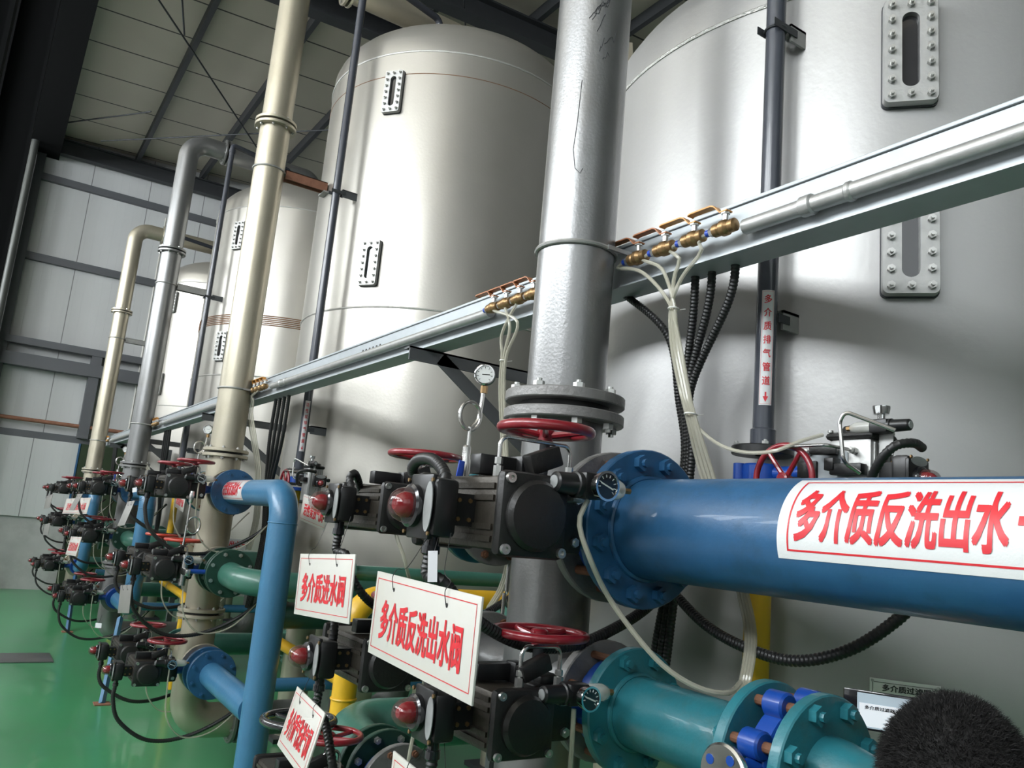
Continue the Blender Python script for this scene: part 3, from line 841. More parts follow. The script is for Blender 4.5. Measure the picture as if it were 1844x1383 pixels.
# ================================================================== PNEUMATIC VALVES
def make_valve(label, loc, sc, rw, wheel_m='red_paint', utop=0.165, uw=0.19):
    """wafer butterfly valve on the pipe axis; stem, gearbox, cylinder and switch box reach out towards the aisle (-x)"""
    X, Y, Z = loc
    def P(x, y, z): return V((X + x * 1.0, Y + y * sc, Z + z * sc))
    qx = 1.0 if sc > 0.9 else 0.9
    def Q(x, y, z): return V((X + x * qx, Y + y * sc, Z + z * sc))
    t = thing('pneumatic_valve', label, 'valve', loc)
    vb = MB().lathe((X, Y - 0.029, Z), (0, 1, 0), [(0, rw * 0.93), (0.006, rw), (0.052, rw), (0.058, rw * 0.93)], 40)
    vb.cyl(P(-rw * 0.9, 0, 0), Q(-0.20, 0, 0), 0.026 * sc + 0.004, 16)
    vb.box(Q(-0.195, 0, 0), (0.02, 0.10 * sc, 0.10 * sc), None, 0.004)
    for sz in (-1, 1):
        for k in range(2):
            a = PI / 4 + PI / 2 * k
            q = V((X + math.cos(a) * rw * 1.12 * (1 if k else -1) * -1, Y, Z + sz * math.sin(a) * rw * 1.12))
            vb.lathe(q - V((0, 0.029, 0)), (0, 1, 0), [(0, 0.02), (0.058, 0.02)], 14)
    part('valve_body', vb, 'valve_blue', t, 'bright blue wafer body')
    g = part('gearbox', MB().box(Q(-0.245, 0, 0), (0.11 * qx, 0.13 * sc, 0.15 * sc), None, 0.010).box(Q(-0.245, 0.0, 0.08), (0.07 * qx, 0.08 * sc, 0.03 * sc), None, 0.006), 'actuator_black', t)
    for sz in (-1, 1):
        inst('bolt', 'vb', bolt_mb(0.011, 0.008, 0.004), 'bolt_steel', g, Q(-0.215, -0.066, 0.048 * sz), (0, -1, 0))
    # pneumatic cylinder along the pipe direction
    a = MB().box(Q(-0.388, 0.045, 0), (0.15 * qx, 0.34 * sc, 0.155 * sc), None, 0.012)
    for z in (-0.055, -0.03, 0.03, 0.055):
        a.b2(Q(-0.468, -0.11, z - 0.006), Q(-0.460, 0.20, z + 0.006))
    ac = part('cylinder', a, 'actuator_bronze', t)
    for yy, s2 in ((-0.125, -1), (0.215, 1)):
        e = MB().box(Q(-0.388, yy + 0.012 * s2, 0), (0.172 * qx, 0.034 * sc, 0.176 * sc), None, 0.014)
        e.lathe(Q(-0.388, yy + 0.026 * s2, 0), (0, s2, 0), [(0, 0.074 * sc), (0.010, 0.074 * sc), (0.020, 0.066 * sc), (0.024, 0.04 * sc)], 32)
        ec = part('end_cap', e, 'actuator_black', t)
        if s2 < 0:
            for dx in (-1, 1):
                for dz in (-1, 1):
                    inst('bolt', 'capbolt%.2f' % sc, lambda: MB().lathe((0, 0, 0), (0, 0, 1), [(0, 0.0105 * sc), (0.009 * sc, 0.0105 * sc), (0.009 * sc, 0.0055 * sc), (0.004 * sc, 0.005 * sc)], 12, True, True), 'bolt_steel', ec, Q(-0.388 + 0.070 * dx, yy - 0.028, 0.072 * dz), (0, -1, 0))
    br = part('mounting_bracket', MB().b2(Q(-0.518, -0.034, -0.034), Q(-0.462, 0.034, 0.034)), 'black_plastic', t)
    for dx in (-0.505, -0.478):
        for dz in (-0.02, 0.02):
            inst('bolt', 'brk', bolt_mb(0.005, 0.004, 0.0), 'brass', br, Q(dx, -0.034, dz), (0, -1, 0))
    sb = part('switch_box', MB().box(Q(-0.545, 0.005, 0), (0.056 * qx, 0.125 * sc, 0.122 * sc), None, 0.011).box(Q(-0.572, 0.005, 0), (0.012, 0.10 * sc, 0.135 * sc), None, 0.004), 'black_plastic', t)
    q = Q(-0.578, 0.028, 0.0)
    part('indicator_base', MB().lathe(q, (-1, 0, 0), [(0, 0.046 * sc), (0.012, 0.046 * sc), (0.016, 0.040 * sc)], 28), 'black_gloss', sb)
    part('indicator_dome', MB().lathe(q + V((-0.014, 0, 0)), (-1, 0, 0), [(0, 0.037 * sc), (0.012, 0.037 * sc), (0.026, 0.033 * sc), (0.036, 0.025 * sc), (0.042, 0.014 * sc), (0.044, 0.003)], 28), 'clear_dome', sb, 'clear position indicator dome')
    part('indicator', MB().lathe(q + V((-0.013, 0, 0)), (-1, 0, 0), [(0, 0.028 * sc), (0.014, 0.028 * sc), (0.026, 0.022 * sc), (0.034, 0.012 * sc)], 20), 'red_lens', sb, 'red position indicator')
    lab = MB(); fr = []
    for i in range(24):
        aa = 2 * PI * i / 24; fr.append((0.018 * math.cos(aa), 0.052 * math.sin(aa)))
    lab.rings([[Q(-0.5785, -0.038 + a_, b_) for a_, b_ in fr], [Q(-0.5805, -0.038 + a_, b_) for a_, b_ in fr]])
    part('label_plate', lab, 'label_grey', sb, 'grey oval label')
    for dy in (-0.05, 0.06):
        for dz in (-0.055, 0.055):
            inst('bolt', 'sbx', bolt_mb(0.0045, 0.004, 0.0), 'brass', sb, Q(-0.578, dy, dz), (-1, 0, 0))
    part('cable_gland', MB().lathe(Q(-0.548, -0.01, -0.06), (0, 0, -1), [(0, 0.016 * sc), (0.02, 0.016 * sc), (0.02, 0.020 * sc), (0.036, 0.020 * sc), (0.04, 0.014 * sc)], 12), 'black_gloss', sb)
    # hand wheel on the gearbox
    hz = 0.205; hr = 0.105
    hw = MB().torus(Q(-0.27, 0, hz), (0, 0, 1), hr, 0.0125 if sc > 0.9 else 0.010, 48, 12)
    hw.lathe(Q(-0.27, 0, hz - 0.03), (0, 0, 1), [(0, 0.018), (0.03, 0.020), (0.034, 0.014)], 18)
    for k in range(5):
        aa = 2 * PI * k / 5 + 0.3
        p0 = Q(-0.27, 0, hz - 0.012) + V((math.cos(aa) * 0.016, math.sin(aa) * 0.016, 0)); p1 = Q(-0.27, 0, hz) + V((math.cos(aa) * hr, math.sin(aa) * hr, 0))
        hw.cyl(p0, p1, 0.0085, 8, 0.007)
    h = part('handwheel', hw, wheel_m, t)
    part('wheel_stem', MB().cyl(Q(-0.27, 0, 0.07), Q(-0.27, 0, hz - 0.02), 0.012, 14).cyl(Q(-0.27, 0, hz), Q(-0.27, 0, hz + 0.012), 0.008, 6), 'dark_steel', h)
    # solenoid valve, coil and steel air line on top
    part('solenoid_valve', MB().box(Q(-0.40, 0.0, 0.105), (0.11 * qx, 0.045 * sc, 0.045 * sc), None, 0.004).box(Q(-0.345, -0.02, 0.105), (0.03, 0.05 * sc, 0.055 * sc), None, 0.003), 'black_plastic', t)
    part('coil', MB().box(Q(-0.325, -0.075, 0.125), (0.085 * qx, 0.036 * sc, 0.046 * sc), Matrix.Rotation(math.radians(-22), 3, 'Y'), 0.005), 'actuator_black', t)
    xa, xb = -0.25 - uw, -0.25
    yy = -0.075
    u = fillet([Q(xa, yy, 0.08), Q(xa, yy, utop), Q(xb, yy, utop), Q(xb, yy, 0.08)], 0.02, 6)
    ul = part('steel_air_line', MB().tube(u, 0.0048, 10), 'stainless', t)
    for xx in (xa, xb):
        part('fitting', MB().cyl(Q(xx, yy, 0.072), Q(xx, yy, 0.10), 0.0105, 6).cyl(Q(xx, yy, 0.104), Q(xx, yy, 0.118), 0.009, 6), 'bolt_steel', ul)
    # filter regulator with gauge
    yr, zr = -0.165, 0.075
    rg = part('regulator', MB().lathe(Q(-0.355, yr, zr), (1, 0, 0), [(0, 0.018 * sc), (0.003, 0.022 * sc), (0.05, 0.024 * sc), (0.052, 0.028 * sc), (0.064, 0.028 * sc), (0.066, 0.02 * sc)], 24).box(Q(-0.262, yr, zr), (0.058 * qx, 0.052 * sc, 0.056 * sc), None, 0.005), 'black_plastic', t)
    part('knob_label', MB().cyl(Q(-0.357, yr, zr), Q(-0.354, yr, zr), 0.014 * sc, 20), 'label_grey', rg)
    part('filter_bowl', MB().lathe(Q(-0.232, yr, zr), (1, 0, 0), [(0, 0.024 * sc), (0.045, 0.024 * sc), (0.06, 0.018 * sc), (0.066, 0.008)], 24), 'clear_bowl', rg, 'clear plastic bowl')
    part('drain', MB().cyl(Q(-0.168, yr, zr), Q(-0.145, yr, zr), 0.007, 6), 'brass', rg)
    gq = Q(-0.262, yr - 0.030, zr)
    ga = part('gauge', MB().lathe(gq, (0, -1, 0), [(0, 0.010), (0.012, 0.010), (0.012, 0.028 * sc), (0.03, 0.032 * sc), (0.034, 0.032 * sc), (0.034, 0.027 * sc), (0.030, 0.026 * sc)], 32), 'chrome', t)
    part('dial', MB().cyl(gq + V((0, -0.029, 0)), gq + V((0, -0.0315, 0)), 0.0268 * sc, 28), 'gauge_black', ga, 'black dial')
    nd = MB().box(gq + V((0, -0.032, 0)), (0.036 * sc, 0.001, 0.003), Matrix.Rotation(0.35, 3, 'Y'))
    for k in range(9):
        aa = -0.8 + k * PI * 1.25 / 8 + 0.1
        c = gq + V((math.cos(aa) * 0.021 * sc, -0.032, math.sin(aa) * 0.021 * sc))
        nd.box(c, (0.006 * sc, 0.001, 0.0016), Matrix.Rotation(-aa, 3, 'Y'))
    part('needle', nd, 'white_dial', ga)
    part('bracket_plate', MB().b2(Q(-0.285, yr + 0.02, 0.04), Q(-0.240, -0.06, 0.046)), 'zinc_dull', t)
    return t

NY, FY = -0.30, 0.36
lev = {'A': 'upper', 'B': 'middle', 'C': 'lower'}
VALVES = {}
big = make_valve('largest black pneumatic valve with red handwheel, at the wide blue flange', (XP, T[0] + NY, ZA[0]), 1.0, 0.148, 'red_paint', 0.165, 0.19)
VALVES['A0n'] = big
small = make_valve('black pneumatic valve with maroon handwheel, at the teal pipe beside the thick riser', (XP, T[0] + NY, ZB[0]), 0.80, 0.105, 'red_paint', 0.18, 0.115)
VALVES['B0n'] = small
tiny = make_valve('black pneumatic valve with red handwheel, top level at left of the thick riser', (XP, T[0] + FY, ZA[0]), 0.82, 0.105, 'red_paint', 0.165, 0.062)
VALVES['A0f'] = tiny
gv = 'black pneumatic valves with handwheels'
for o in (big, small, tiny): o['group'] = gv
def put(key, loc, label): VALVES[key] = dup(tiny, loc, label, gv)
put('B0f', (XP, T[0] + FY, ZB[0]), 'black pneumatic valve behind the large hanging sign, left of the thick riser')
put('C0f', (XP, T[0] + 0.84, ZC[0]), 'black pneumatic valve with its handwheel at the bottom edge of the picture')
put('C0n', (XP, T[0] + NY, ZC[0]), 'black pneumatic valve at the foot of the thick riser, below the teal pipe valve')
who = {1: 'second riser', 2: 'third riser', 3: 'farthest riser'}
for k in (1, 2, 3):
    for lv, z in (('A', ZA[k]), ('B', ZB[k]), ('C', ZC[k])):
        put('%s%dn' % (lv, k), (XP, T[k] + NY, z), 'black pneumatic valve, %s level, near side of the %s' % (lev[lv], who[k]))
        put('%s%df' % (lv, k), (XP, T[k] + FY, z), 'black pneumatic valve, %s level, far side of the %s' % (lev[lv], who[k]))
# a few wheels are a brighter orange red
for key in ('A1n', 'A1f', 'B1n', 'B1f', 'C1f', 'A2n', 'A3n', 'B3n', 'C3n'):
    for ch in VALVES[key].children:
        if ch.name.startswith('handwheel'):
            ch.data = ch.data.copy(); ch.data.materials[0] = MAT['orange_red_paint' if key in ('B1n', 'B1f') else 'red_paint']

# ================================================================== COLOURED PIPES
def studs(parent, p0, p1, r_ring, nb, r=0.010, phase=0.5):
    p0, p1 = V(p0), V(p1); u, v, d = frame_from(p1 - p0)
    for i in range(nb):
        a = 2 * PI * (i + phase) / nb; c = (u * math.cos(a) + v * math.sin(a)) * r_ring
        part('stud', MB().cyl(p0 + c, p1 + c, r, 10), 'rust_stud', parent, 'rusty stud bolt')
# station 1, upper: wide blue header running past the camera on the right
y0, z0 = T[0] - 0.345, ZA[0]
bp = thing('blue_pipe', 'wide blue pipe with a large white sticker, running off to the right', 'pipe', (XP, 0.0, 0.1))
part('pipe', MB().tube(fillet([(XP, y0 - 0.012, z0), (XP, -2.6, z0), (XP, -2.6, 0.12)], 0.35, 12), 0.118, 56), 'blue_paint', bp)
flange(bp, (XP, y0, z0), (0, -1, 0), 0.19, 0.032, 'blue_paint', 12, 0.10, 0.020, 'blue_paint', 1)
part('weld_seam', MB().torus((XP, y0 - 0.034, z0), (0, 1, 0), 0.120, 0.008, 48, 8), 'blue_paint', bp)
studs(bp, (XP, T[0] - 0.255, z0), (XP, y0, z0), 0.158, 12, 0.011)
ang = math.radians
RB = 0.118
ya = AX(1400, 940, XP - RB).y; yb = ya - 0.86
def bmap(lift):
    def fn(u, v):
        a = v / RB
        return V((XP - (RB + lift) * math.cos(a), ya - u, z0 + (RB + lift) * math.sin(a)))
    return fn
st = part('label', sheet_mesh(bmap(0.0012), [(0, ya - yb, RB * ang(-20), RB * ang(66))], 4, 24), 'sticker_white', bp, 'white pipe label with red characters')
part('label_border', sheet_mesh(bmap(0.0018), border(0.022, ya - yb - 0.022, RB * ang(-13), RB * ang(60), 0.0035), 4, 20), 'letter_red', st)
t0 = ya - AX(1432, 940, XP - RB).y; t1 = ya - AX(1815, 950, XP - RB).y
part('lettering', letter_mesh('多介质反洗出水', bmap(0.0022), (t0, t1, RB * ang(-3), RB * ang(45)), 14, 0.030), 'letter_red', st)
part('arrow', sheet_mesh(bmap(0.0022), [(t1 + 0.012, t1 + 0.10, RB * ang(17), RB * ang(24))], 4, 4), 'letter_red', st)
# station 1, middle: teal pipe with a second wafer valve
z0 = ZB[0]; y0 = T[0] - 0.345
tp = thing('teal_pipe', 'teal painted flanged pipe at lower right below the wide blue pipe', 'pipe', (XP, 1.2, z0 - 0.14))
part('pipe', MB().cyl((XP, y0 - 0.01, z0), (XP, 1.10, z0), 0.080, 48), 'teal_paint', tp)
part('weld_seam', MB().torus((XP, y0 - 0.028, z0), (0, 1, 0), 0.082, 0.007, 40, 8), 'teal_paint', tp)
flange(tp, (XP, y0, z0), (0, -1, 0), 0.1425, 0.026, 'teal_paint', 8, 0.06, 0.017, 'teal_paint', 1)
flange(tp, (XP, 1.085, z0), (0, 1, 0), 0.1425, 0.026, 'teal_paint', 8, 0.06, 0.014, 'teal_paint', 1)
studs(tp, (XP, T[0] - 0.255, z0), (XP, y0, z0), 0.119, 8, 0.009)
t2 = thing('teal_pipe', 'short teal pipe stub with a rust-stained flange, touching the bottom edge by the dark hair', 'pipe', (XP, 0.76, 0.02))
flange(t2, (XP, 0.985, z0), (0, -1, 0), 0.1425, 0.026, 'teal_paint', 8, 0.05, 0.018, 'teal_paint', 1)
part('pipe', MB().lathe((XP, 0.975, z0), (0, -1, 0), [(0, 0.075), (0.05, 0.07), (0.11, 0.056)], 40, True, False).tube(fillet([(XP, 0.866, z0), (XP, 0.76, z0), (XP, 0.76, 0.02)], 0.09, 8), 0.056, 40), 'teal_paint', t2)
studs(t2, (XP, 0.985, z0), (XP, 1.085, z0), 0.119, 8, 0.010)
w2 = thing('butterfly_valve', 'blue wafer valve between two teal flanges, with a round steel lever plate', 'valve', (XP, 1.035, z0))
vb = MB().lathe((XP, 1.01, z0), (0, 1, 0), [(0, 0.100), (0.006, 0.110), (0.044, 0.110), (0.05, 0.100)], 36).cyl((XP - 0.09, 1.035, z0), (XP - 0.185, 1.035, z0), 0.022, 16)
for a in (22.5, 67.5, 112.5, 157.5, 202.5, 337.5):
    vb.lathe((XP + math.cos(ang(a)) * 0.119, 1.012, z0 + math.sin(ang(a)) * 0.119), (0, 1, 0), [(0, 0.022), (0.004, 0.026), (0.042, 0.026), (0.046, 0.022)], 18)
part('valve_body', vb, 'valve_blue', w2)
hp = MB().lathe((XP - 0.195, 1.035, z0), (1, 0, 0), [(0, 0.048), (0.004, 0.052), (0.012, 0.052), (0.016, 0.05)], 32)
hp.box((XP - 0.192, 1.035, z0 - 0.085), (0.012, 0.03, 0.15), None, 0.003)
hb = part('lever_plate', hp, 'stainless', w2)
for k in range(4):
    a = ang(35 + 90 * k); c = V((XP - 0.196, 1.035 + math.cos(a) * 0.033, z0 + math.sin(a) * 0.033))
    part('slot', MB().cyl(c, c + V((0.001, 0, 0)), 0.009, 12), 'valve_blue', hb, 'slot in the lever plate')
# station 1, far side
def far_pipe(k, lv, z, m, label, yv=FY, ztop=None, xto=2.25, ye=0.26, cat='pipe', r=0.079):
    y1 = T[k] + yv + 0.045
    t = thing('%s_pipe' % m.replace('_paint', ''), label, cat, (XP, y1, z))
    part('pipe', MB().tube(fillet([(XP, y1 + 0.012, z), (XP, y1 + ye, z), (xto, y1 + ye, z)], 0.20, 12), r, 36), m, t)
    flange(t, (XP, y1, z), (0, 1, 0), 0.1425, 0.026, m, 8, 0.06, 0.013, 'bolt_steel', 1)
    flange(t, (xto, y1 + ye, z), (-1, 0, 0), 0.1425, 0.026, m, 8, 0.06, 0.013, 'bolt_steel', 1)
    return t
far_pipe(0, 'A', ZA[0], 'teal_paint', 'short teal elbow pipe behind the valve left of the thick riser', FY, xto=1.62, ye=0.24)
far_pipe(0, 'B', ZB[0], 'green_paint', 'green elbow pipe behind the large hanging sign', FY, xto=1.72, ye=0.30)
# big green elbow at the bottom
y1 = T[0] + 0.84 + 0.045
ge = thing('green_pipe', 'big dull green elbow pipe behind the lowest hanging sign', 'pipe', (XP, y1 + 0.3, 0.7))
zg = ZC[0] + 0.02
part('pipe', MB().tube(fillet([(XP, y1 + 0.09, zg), (XP, y1 + 0.44, zg + 0.05), (2.6, y1 + 0.44, zg + 0.05)], 0.24, 14), 0.100, 40), 'green_paint', ge)
flange(ge, (XP, y1, zg), (0, 1, 0), 0.1425, 0.024, 'dark_green_paint', 8, 0.06, 0.013, 'bolt_steel', -1)
flange(ge, (XP, y1 + 0.075, zg), (0, 1, 0), 0.1425, 0.024, 'dark_green_paint', 8, 0.06, 0.013, 'bolt_steel', 1)
part('wafer', MB().cyl((XP, y1 + 0.024, zg), (XP, y1 + 0.075, zg), 0.10, 32), 'dark_green_paint', ge)
part('weld_seam', MB().torus((XP + 0.36, y1 + 0.44, zg + 0.05), (1, 0, 0), 0.100, 0.003, 36, 6), 'green_paint', ge)
gy = y1 + 0.44
def gmap(lift):
    def fn(u, v):
        a = v / 0.100
        return V((XP + 0.34 + u, gy - (0.100 + lift) * math.cos(a), zg + 0.05 + (0.100 + lift) * math.sin(a)))
    return fn
st = part('label', sheet_mesh(gmap(0.001), [(0, 0.62, 0.100 * ang(52), 0.100 * ang(118))], 4, 14), 'sticker_white', ge, 'white pipe label with red characters')
part('label_border', sheet_mesh(gmap(0.0016), border(0.012, 0.608, 0.100 * ang(58), 0.100 * ang(112), 0.002), 4, 12), 'letter_red', st)
part('lettering', letter_mesh('多介质气洗进气', gmap(0.002), (0.05, 0.57, 0.100 * ang(66), 0.100 * ang(104)), 8, 0.03), 'letter_red', st)

# stations 2 to 4: upper light blue pipe bending down
YE = [None, T[1] - 1.42, T[2] - 1.15, T[3] - 0.80]
wn = [None, 'second', 'third', 'farthest']
for k in (1, 2, 3):
    z = ZA[k]; y0 = T[k] - 0.345; ye = YE[k]; zc = ZC[k]
    t = thing('light_blue_pipe', ['', 'light blue pipe bending down in front of the second tank, to the bottom edge', 'light blue pipe bending down left of the second riser', 'light blue pipe bending down near the farthest riser'][k], 'pipe', (XP, ye, 0.0), 'light blue pipes that bend down')
    if k == 1: path = [(XP, y0 - 0.01, z), (XP, ye, z), (XP, ye, 0.04)]
    else: path = [(XP, y0 - 0.01, z), (XP, ye, z), (XP, ye, zc), (XP, y0 - 0.09, zc)]
    part('pipe', MB().tube(fillet(path, 0.15, 10), 0.0745, 40), 'light_blue_paint', t)
    flange(t, (XP, y0, z), (0, -1, 0), 0.1425, 0.024, 'blue_paint', 8, 0.06, 0.012, 'blue_paint', 1)
    for zz in (z - 0.155,): part('weld_seam', MB().torus((XP, ye, zz), (0, 0, 1), 0.0745, 0.004, 36, 6), 'light_blue_paint', t)
    if k == 1:
        flange(t, (XP, ye, 0.02), (0, 0, 1), 0.14, 0.022, 'blue_paint', 8, 0.06, 0.012)
        # sticker on the horizontal run
        def lmap(lift, zz=z, yy=AX(421, 885, XP).y):
            def fn(u, v):
                a = v / 0.0745
                return V((XP - (0.0745 + lift) * math.cos(a), yy - u, zz + (0.0745 + lift) * math.sin(a)))
            return fn
        st = part('label', sheet_mesh(lmap(0.001), [(0, 0.46, 0.0745 * ang(-42), 0.0745 * ang(70))], 4, 18), 'sticker_white', t, 'white pipe label with red characters')
        part('label_border', sheet_mesh(lmap(0.0016), border(0.015, 0.445, 0.0745 * ang(-34), 0.0745 * ang(62), 0.0025), 4, 14), 'letter_red', st)
        part('lettering', letter_mesh('活性炭反洗出水', lmap(0.002), (0.03, 0.38, 0.0745 * ang(-20), 0.0745 * ang(48)), 10, 0.035), 'letter_red', st)
        part('arrow', sheet_mesh(lmap(0.002), [(0.39, 0.43, 0.0745 * ang(10), 0.0745 * ang(20))], 3, 3), 'letter_red', st)
    if k > 1:
        lg = thing('pipe_support', ['', '', 'thin blue steel leg with rusty foot on the green floor, in front', 'thin dark blue steel leg farther back on the green floor'][k], 'support', (XP - 0.05, ye + 0.03, 0))
        fx = AZ(183, 1268, 0.0) if k == 2 else AZ(121, 1138, 0.0)
        a = V((XP - 0.05, ye + 0.1, zc - 0.1)); 
        part('leg', MB().cyl(fx, a, 0.026, 4), 'light_blue_paint' if k == 2 else 'blue_paint', lg)
        part('foot_plate', MB().b2(fx + V((-0.06, -0.06, 0)), fx + V((0.06, 0.06, 0.008))), 'rusty_steel', lg)
    # lower blue pipe of the station
    if k == 1:
        t = thing('light_blue_pipe', 'short sloping light blue pipe from a dark blue flange at the lower left', 'pipe', (XP, y0, zc - 0.14))
        part('pipe', MB().cyl((XP, y0 - 0.015, zc), (XP, ye + 0.07, zc - 0.01), 0.073, 36), 'light_blue_paint', t)
        flange(t, (XP, y0, zc), (0, -1, 0), 0.1425, 0.024, 'blue_paint', 8, 0.06, 0.012, 'blue_paint', 1)
        flange(t, (XP, y0 - 0.12, zc), (0, -1, 0), 0.1425, 0.024, 'blue_paint', 8, 0.06, 0.012, 'blue_paint', 1)
    # green elbows of the middle level
    zb = ZB[k]
    t = thing('green_pipe', 'green elbow pipe with dark flanges, middle level by the %s riser' % wn[k], 'pipe', (XP, y0 - 0.3, zb), 'green elbow pipes')
    ye2 = y0 - (0.62 if k == 1 else 0.40)
    part('pipe', MB().tube(fillet([(XP, y0 - 0.01, zb), (XP, ye2, zb - 0.02), (2.4, ye2, zb - 0.02)], 0.20, 12), 0.0745, 36), 'green_paint', t)
    flange(t, (XP, y0, zb), (0, -1, 0), 0.1425, 0.024, 'dark_green_paint', 8, 0.06, 0.012, 'bolt_steel', 1)
    if k == 1:
        flange(t, (XP, y0 - 0.17, zb), (0, 1, 0), 0.1425, 0.020, 'dark_green_paint', 8, 0.06, 0.012, 'bolt_steel', 1)
        flange(t, (XP, y0 - 0.19, zb), (0, -1, 0), 0.1425, 0.024, 'dark_green_paint', 8, 0.06, 0.012, 'bolt_steel', 1)
        hv = thing('butterfly_valve', 'small blue wafer valve with a chrome handle between dark green flanges', 'valve', (XP, y0 - 0.18, zb))
        part('neck', MB().cyl((XP - 0.14, y0 - 0.18, zb), (XP - 0.24, y0 - 0.18, zb), 0.014, 12), 'valve_blue', hv)
        part('handle', MB().box((XP - 0.25, y0 - 0.14, zb - 0.005), (0.03, 0.20, 0.04), None, 0.006).cyl((XP - 0.245, y0 - 0.10, zb - 0.09), (XP - 0.245, y0 - 0.10, zb + 0.09), 0.02, 12), 'stainless', hv)
    # far side pipes
    far_pipe(k, 'A', ZA[k], 'teal_paint', 'teal elbow pipe, upper level, far side of the %s riser' % wn[k], xto=1.62, ye=0.24)['group'] = 'teal elbow pipes'
    far_pipe(k, 'B', ZB[k], 'green_paint', 'green elbow pipe, middle level, far side of the %s riser' % wn[k], xto=2.2)['group'] = 'green elbow pipes'
    far_pipe(k, 'C', ZC[k], 'green_paint', 'green elbow pipe, lower level, far side of the %s riser' % wn[k], xto=2.2)['group'] = 'green elbow pipes'

# ================================================================== VENT PIPES AND THEIR VALVES
VX = 1.7475
VY = [1.452 + LP * k for k in range(4)]
vl = ['dark vent pipe with a white red-lettered strip, in front of the nearest tank', 'dark thin vent pipe running down the left side of the second tank', 'dark thin vent pipe running down the left side of the third tank', 'dark thin vent pipe beside the third riser, in front of the farthest tank']
def bracket_part(t, y, z, x0):
    b = MB()
    if x0 < 0: b.torus((VX, y, z), (0, 0, 1), 0.031, 0.004, 24, 6)
    b.b2((VX + x0, y - 0.032, z - 0.012), (VX + 0.06, y - 0.029, z + 0.012)).b2((VX + x0, y + 0.029, z - 0.012), (VX + 0.06, y + 0.032, z + 0.012))
    part('clamp', b, 'dark_steel', t)
for k in range(4):
    y = VY[k]; zt = 5.70
    t = thing('vent_pipe', vl[k], 'pipe', (VX, y, 1.93), 'dark vent pipes on the tanks')
    zd = (3.35 if k == 0 else 5.0) + 0.48
    part('pipe', MB().cyl((VX, y, 1.945), (VX, y, zt - 0.07), 0.0285, 24), 'pvc_dark', t)
    o = thing('vent_bend', 'dark bend from the top of the vent pipe into the dome of the %s tank' % names[k], 'pipe', (VX, y, zt - 0.07), 'dark vent bends over the tanks')
    part('pipe', MB().tube(fillet([(VX, y, zt - 0.07), (VX, y, zt), (C[k][0] - 0.35, y + 0.2, zt), (C[k][0] - 0.35, y + 0.2, zd)], 0.06, 6), 0.0285, 20), 'pvc_dark', o)
    part('socket', MB().cyl((VX, y, zt - 0.09), (VX, y, zt - 0.05), 0.034, 20), 'pvc_dark', o)
    part('socket', MB().lathe((VX, y, 1.935), (0, 0, 1), [(0, 0.034), (0.05, 0.034), (0.054, 0.029)], 20), 'pvc_dark', t)
    flange(t, (VX, y, 1.915), (0, 0, 1), 0.082, 0.024, 'black_plastic', 4, 0.02, 0.009, 'bolt_steel', 1)
    for z in ((3.19, 2.30) if k == 0 else (3.90, 2.21)):
        bracket_part(t, y, z, 0.012 if z < 2.5 else -0.045)
        # lug welded to the shell
        r = RT[k]; a = math.acos(max(-1, min(1, 0))); 
        dy = y - C[k][1]; sx = C[k][0] - math.sqrt(max(r * r - dy * dy, 0.01))
        part('bracket', MB().b2((VX + 0.035, y - 0.028, z - 0.028), (sx + 0.012, y - 0.020, z + 0.028)).b2((VX + 0.035, y - 0.028, z + 0.020), (sx + 0.012, y + 0.028, z + 0.028)), 'zinc_dull' if k == 0 else 'bracket_steel', t)
def strip(k, z0, z1, text):
    t = [o for o in COL.objects if o.name.startswith('vent_pipe') and abs(o.location.y - VY[k]) < 1e-3 and o.parent is None][0]
    y = VY[k]
    face = math.atan2(-y, -VX + 0.0) if k == 0 else math.atan2(-y, -VX)
    face += 0.10
    wd = 0.034
    fn = lambda lift: cyl_map(VX, y, 0.0285, face, z0, lift)
    st = part('label', sheet_mesh(fn(0.0008), [(-wd / 2, wd / 2, 0, z1 - z0)], 10, 2), 'sticker_white', t, 'white strip label with red characters')
    part('label_border', sheet_mesh(fn(0.0012), border(-wd / 2 + 0.002, wd / 2 - 0.002, 0.003, z1 - z0 - 0.003, 0.0007), 8, 2), 'letter_red', st)
    n_ = len(text); ch = (z1 - z0 - 0.055) / n_
    for i, c in enumerate(text):
        v1 = (z1 - z0) - 0.014 - ch * i; v0 = v1 - ch * 0.62
        me = letter_mesh(c, fn(0.0016), (-0.0095, 0.0095, v0, v1), 1, 0.02, 8)
        part('lettering', me, 'letter_red', st)
    a = MB(); f = fn(0.0016)
    for quad in ([(-0.002, 0.022), (0.002, 0.022), (0.002, 0.036), (-0.002, 0.036)], [(-0.007, 0.024), (0, 0.008), (0.007, 0.024)]):
        a.bm.faces.new([a.bm.verts.new(f(*q)) for q in quad])
    part('arrow', a, 'letter_red', st)
strip(0, 2.05, 2.374, '多介质排气管道')
strip(1, 2.06, 2.40, '活性炭排气管道')

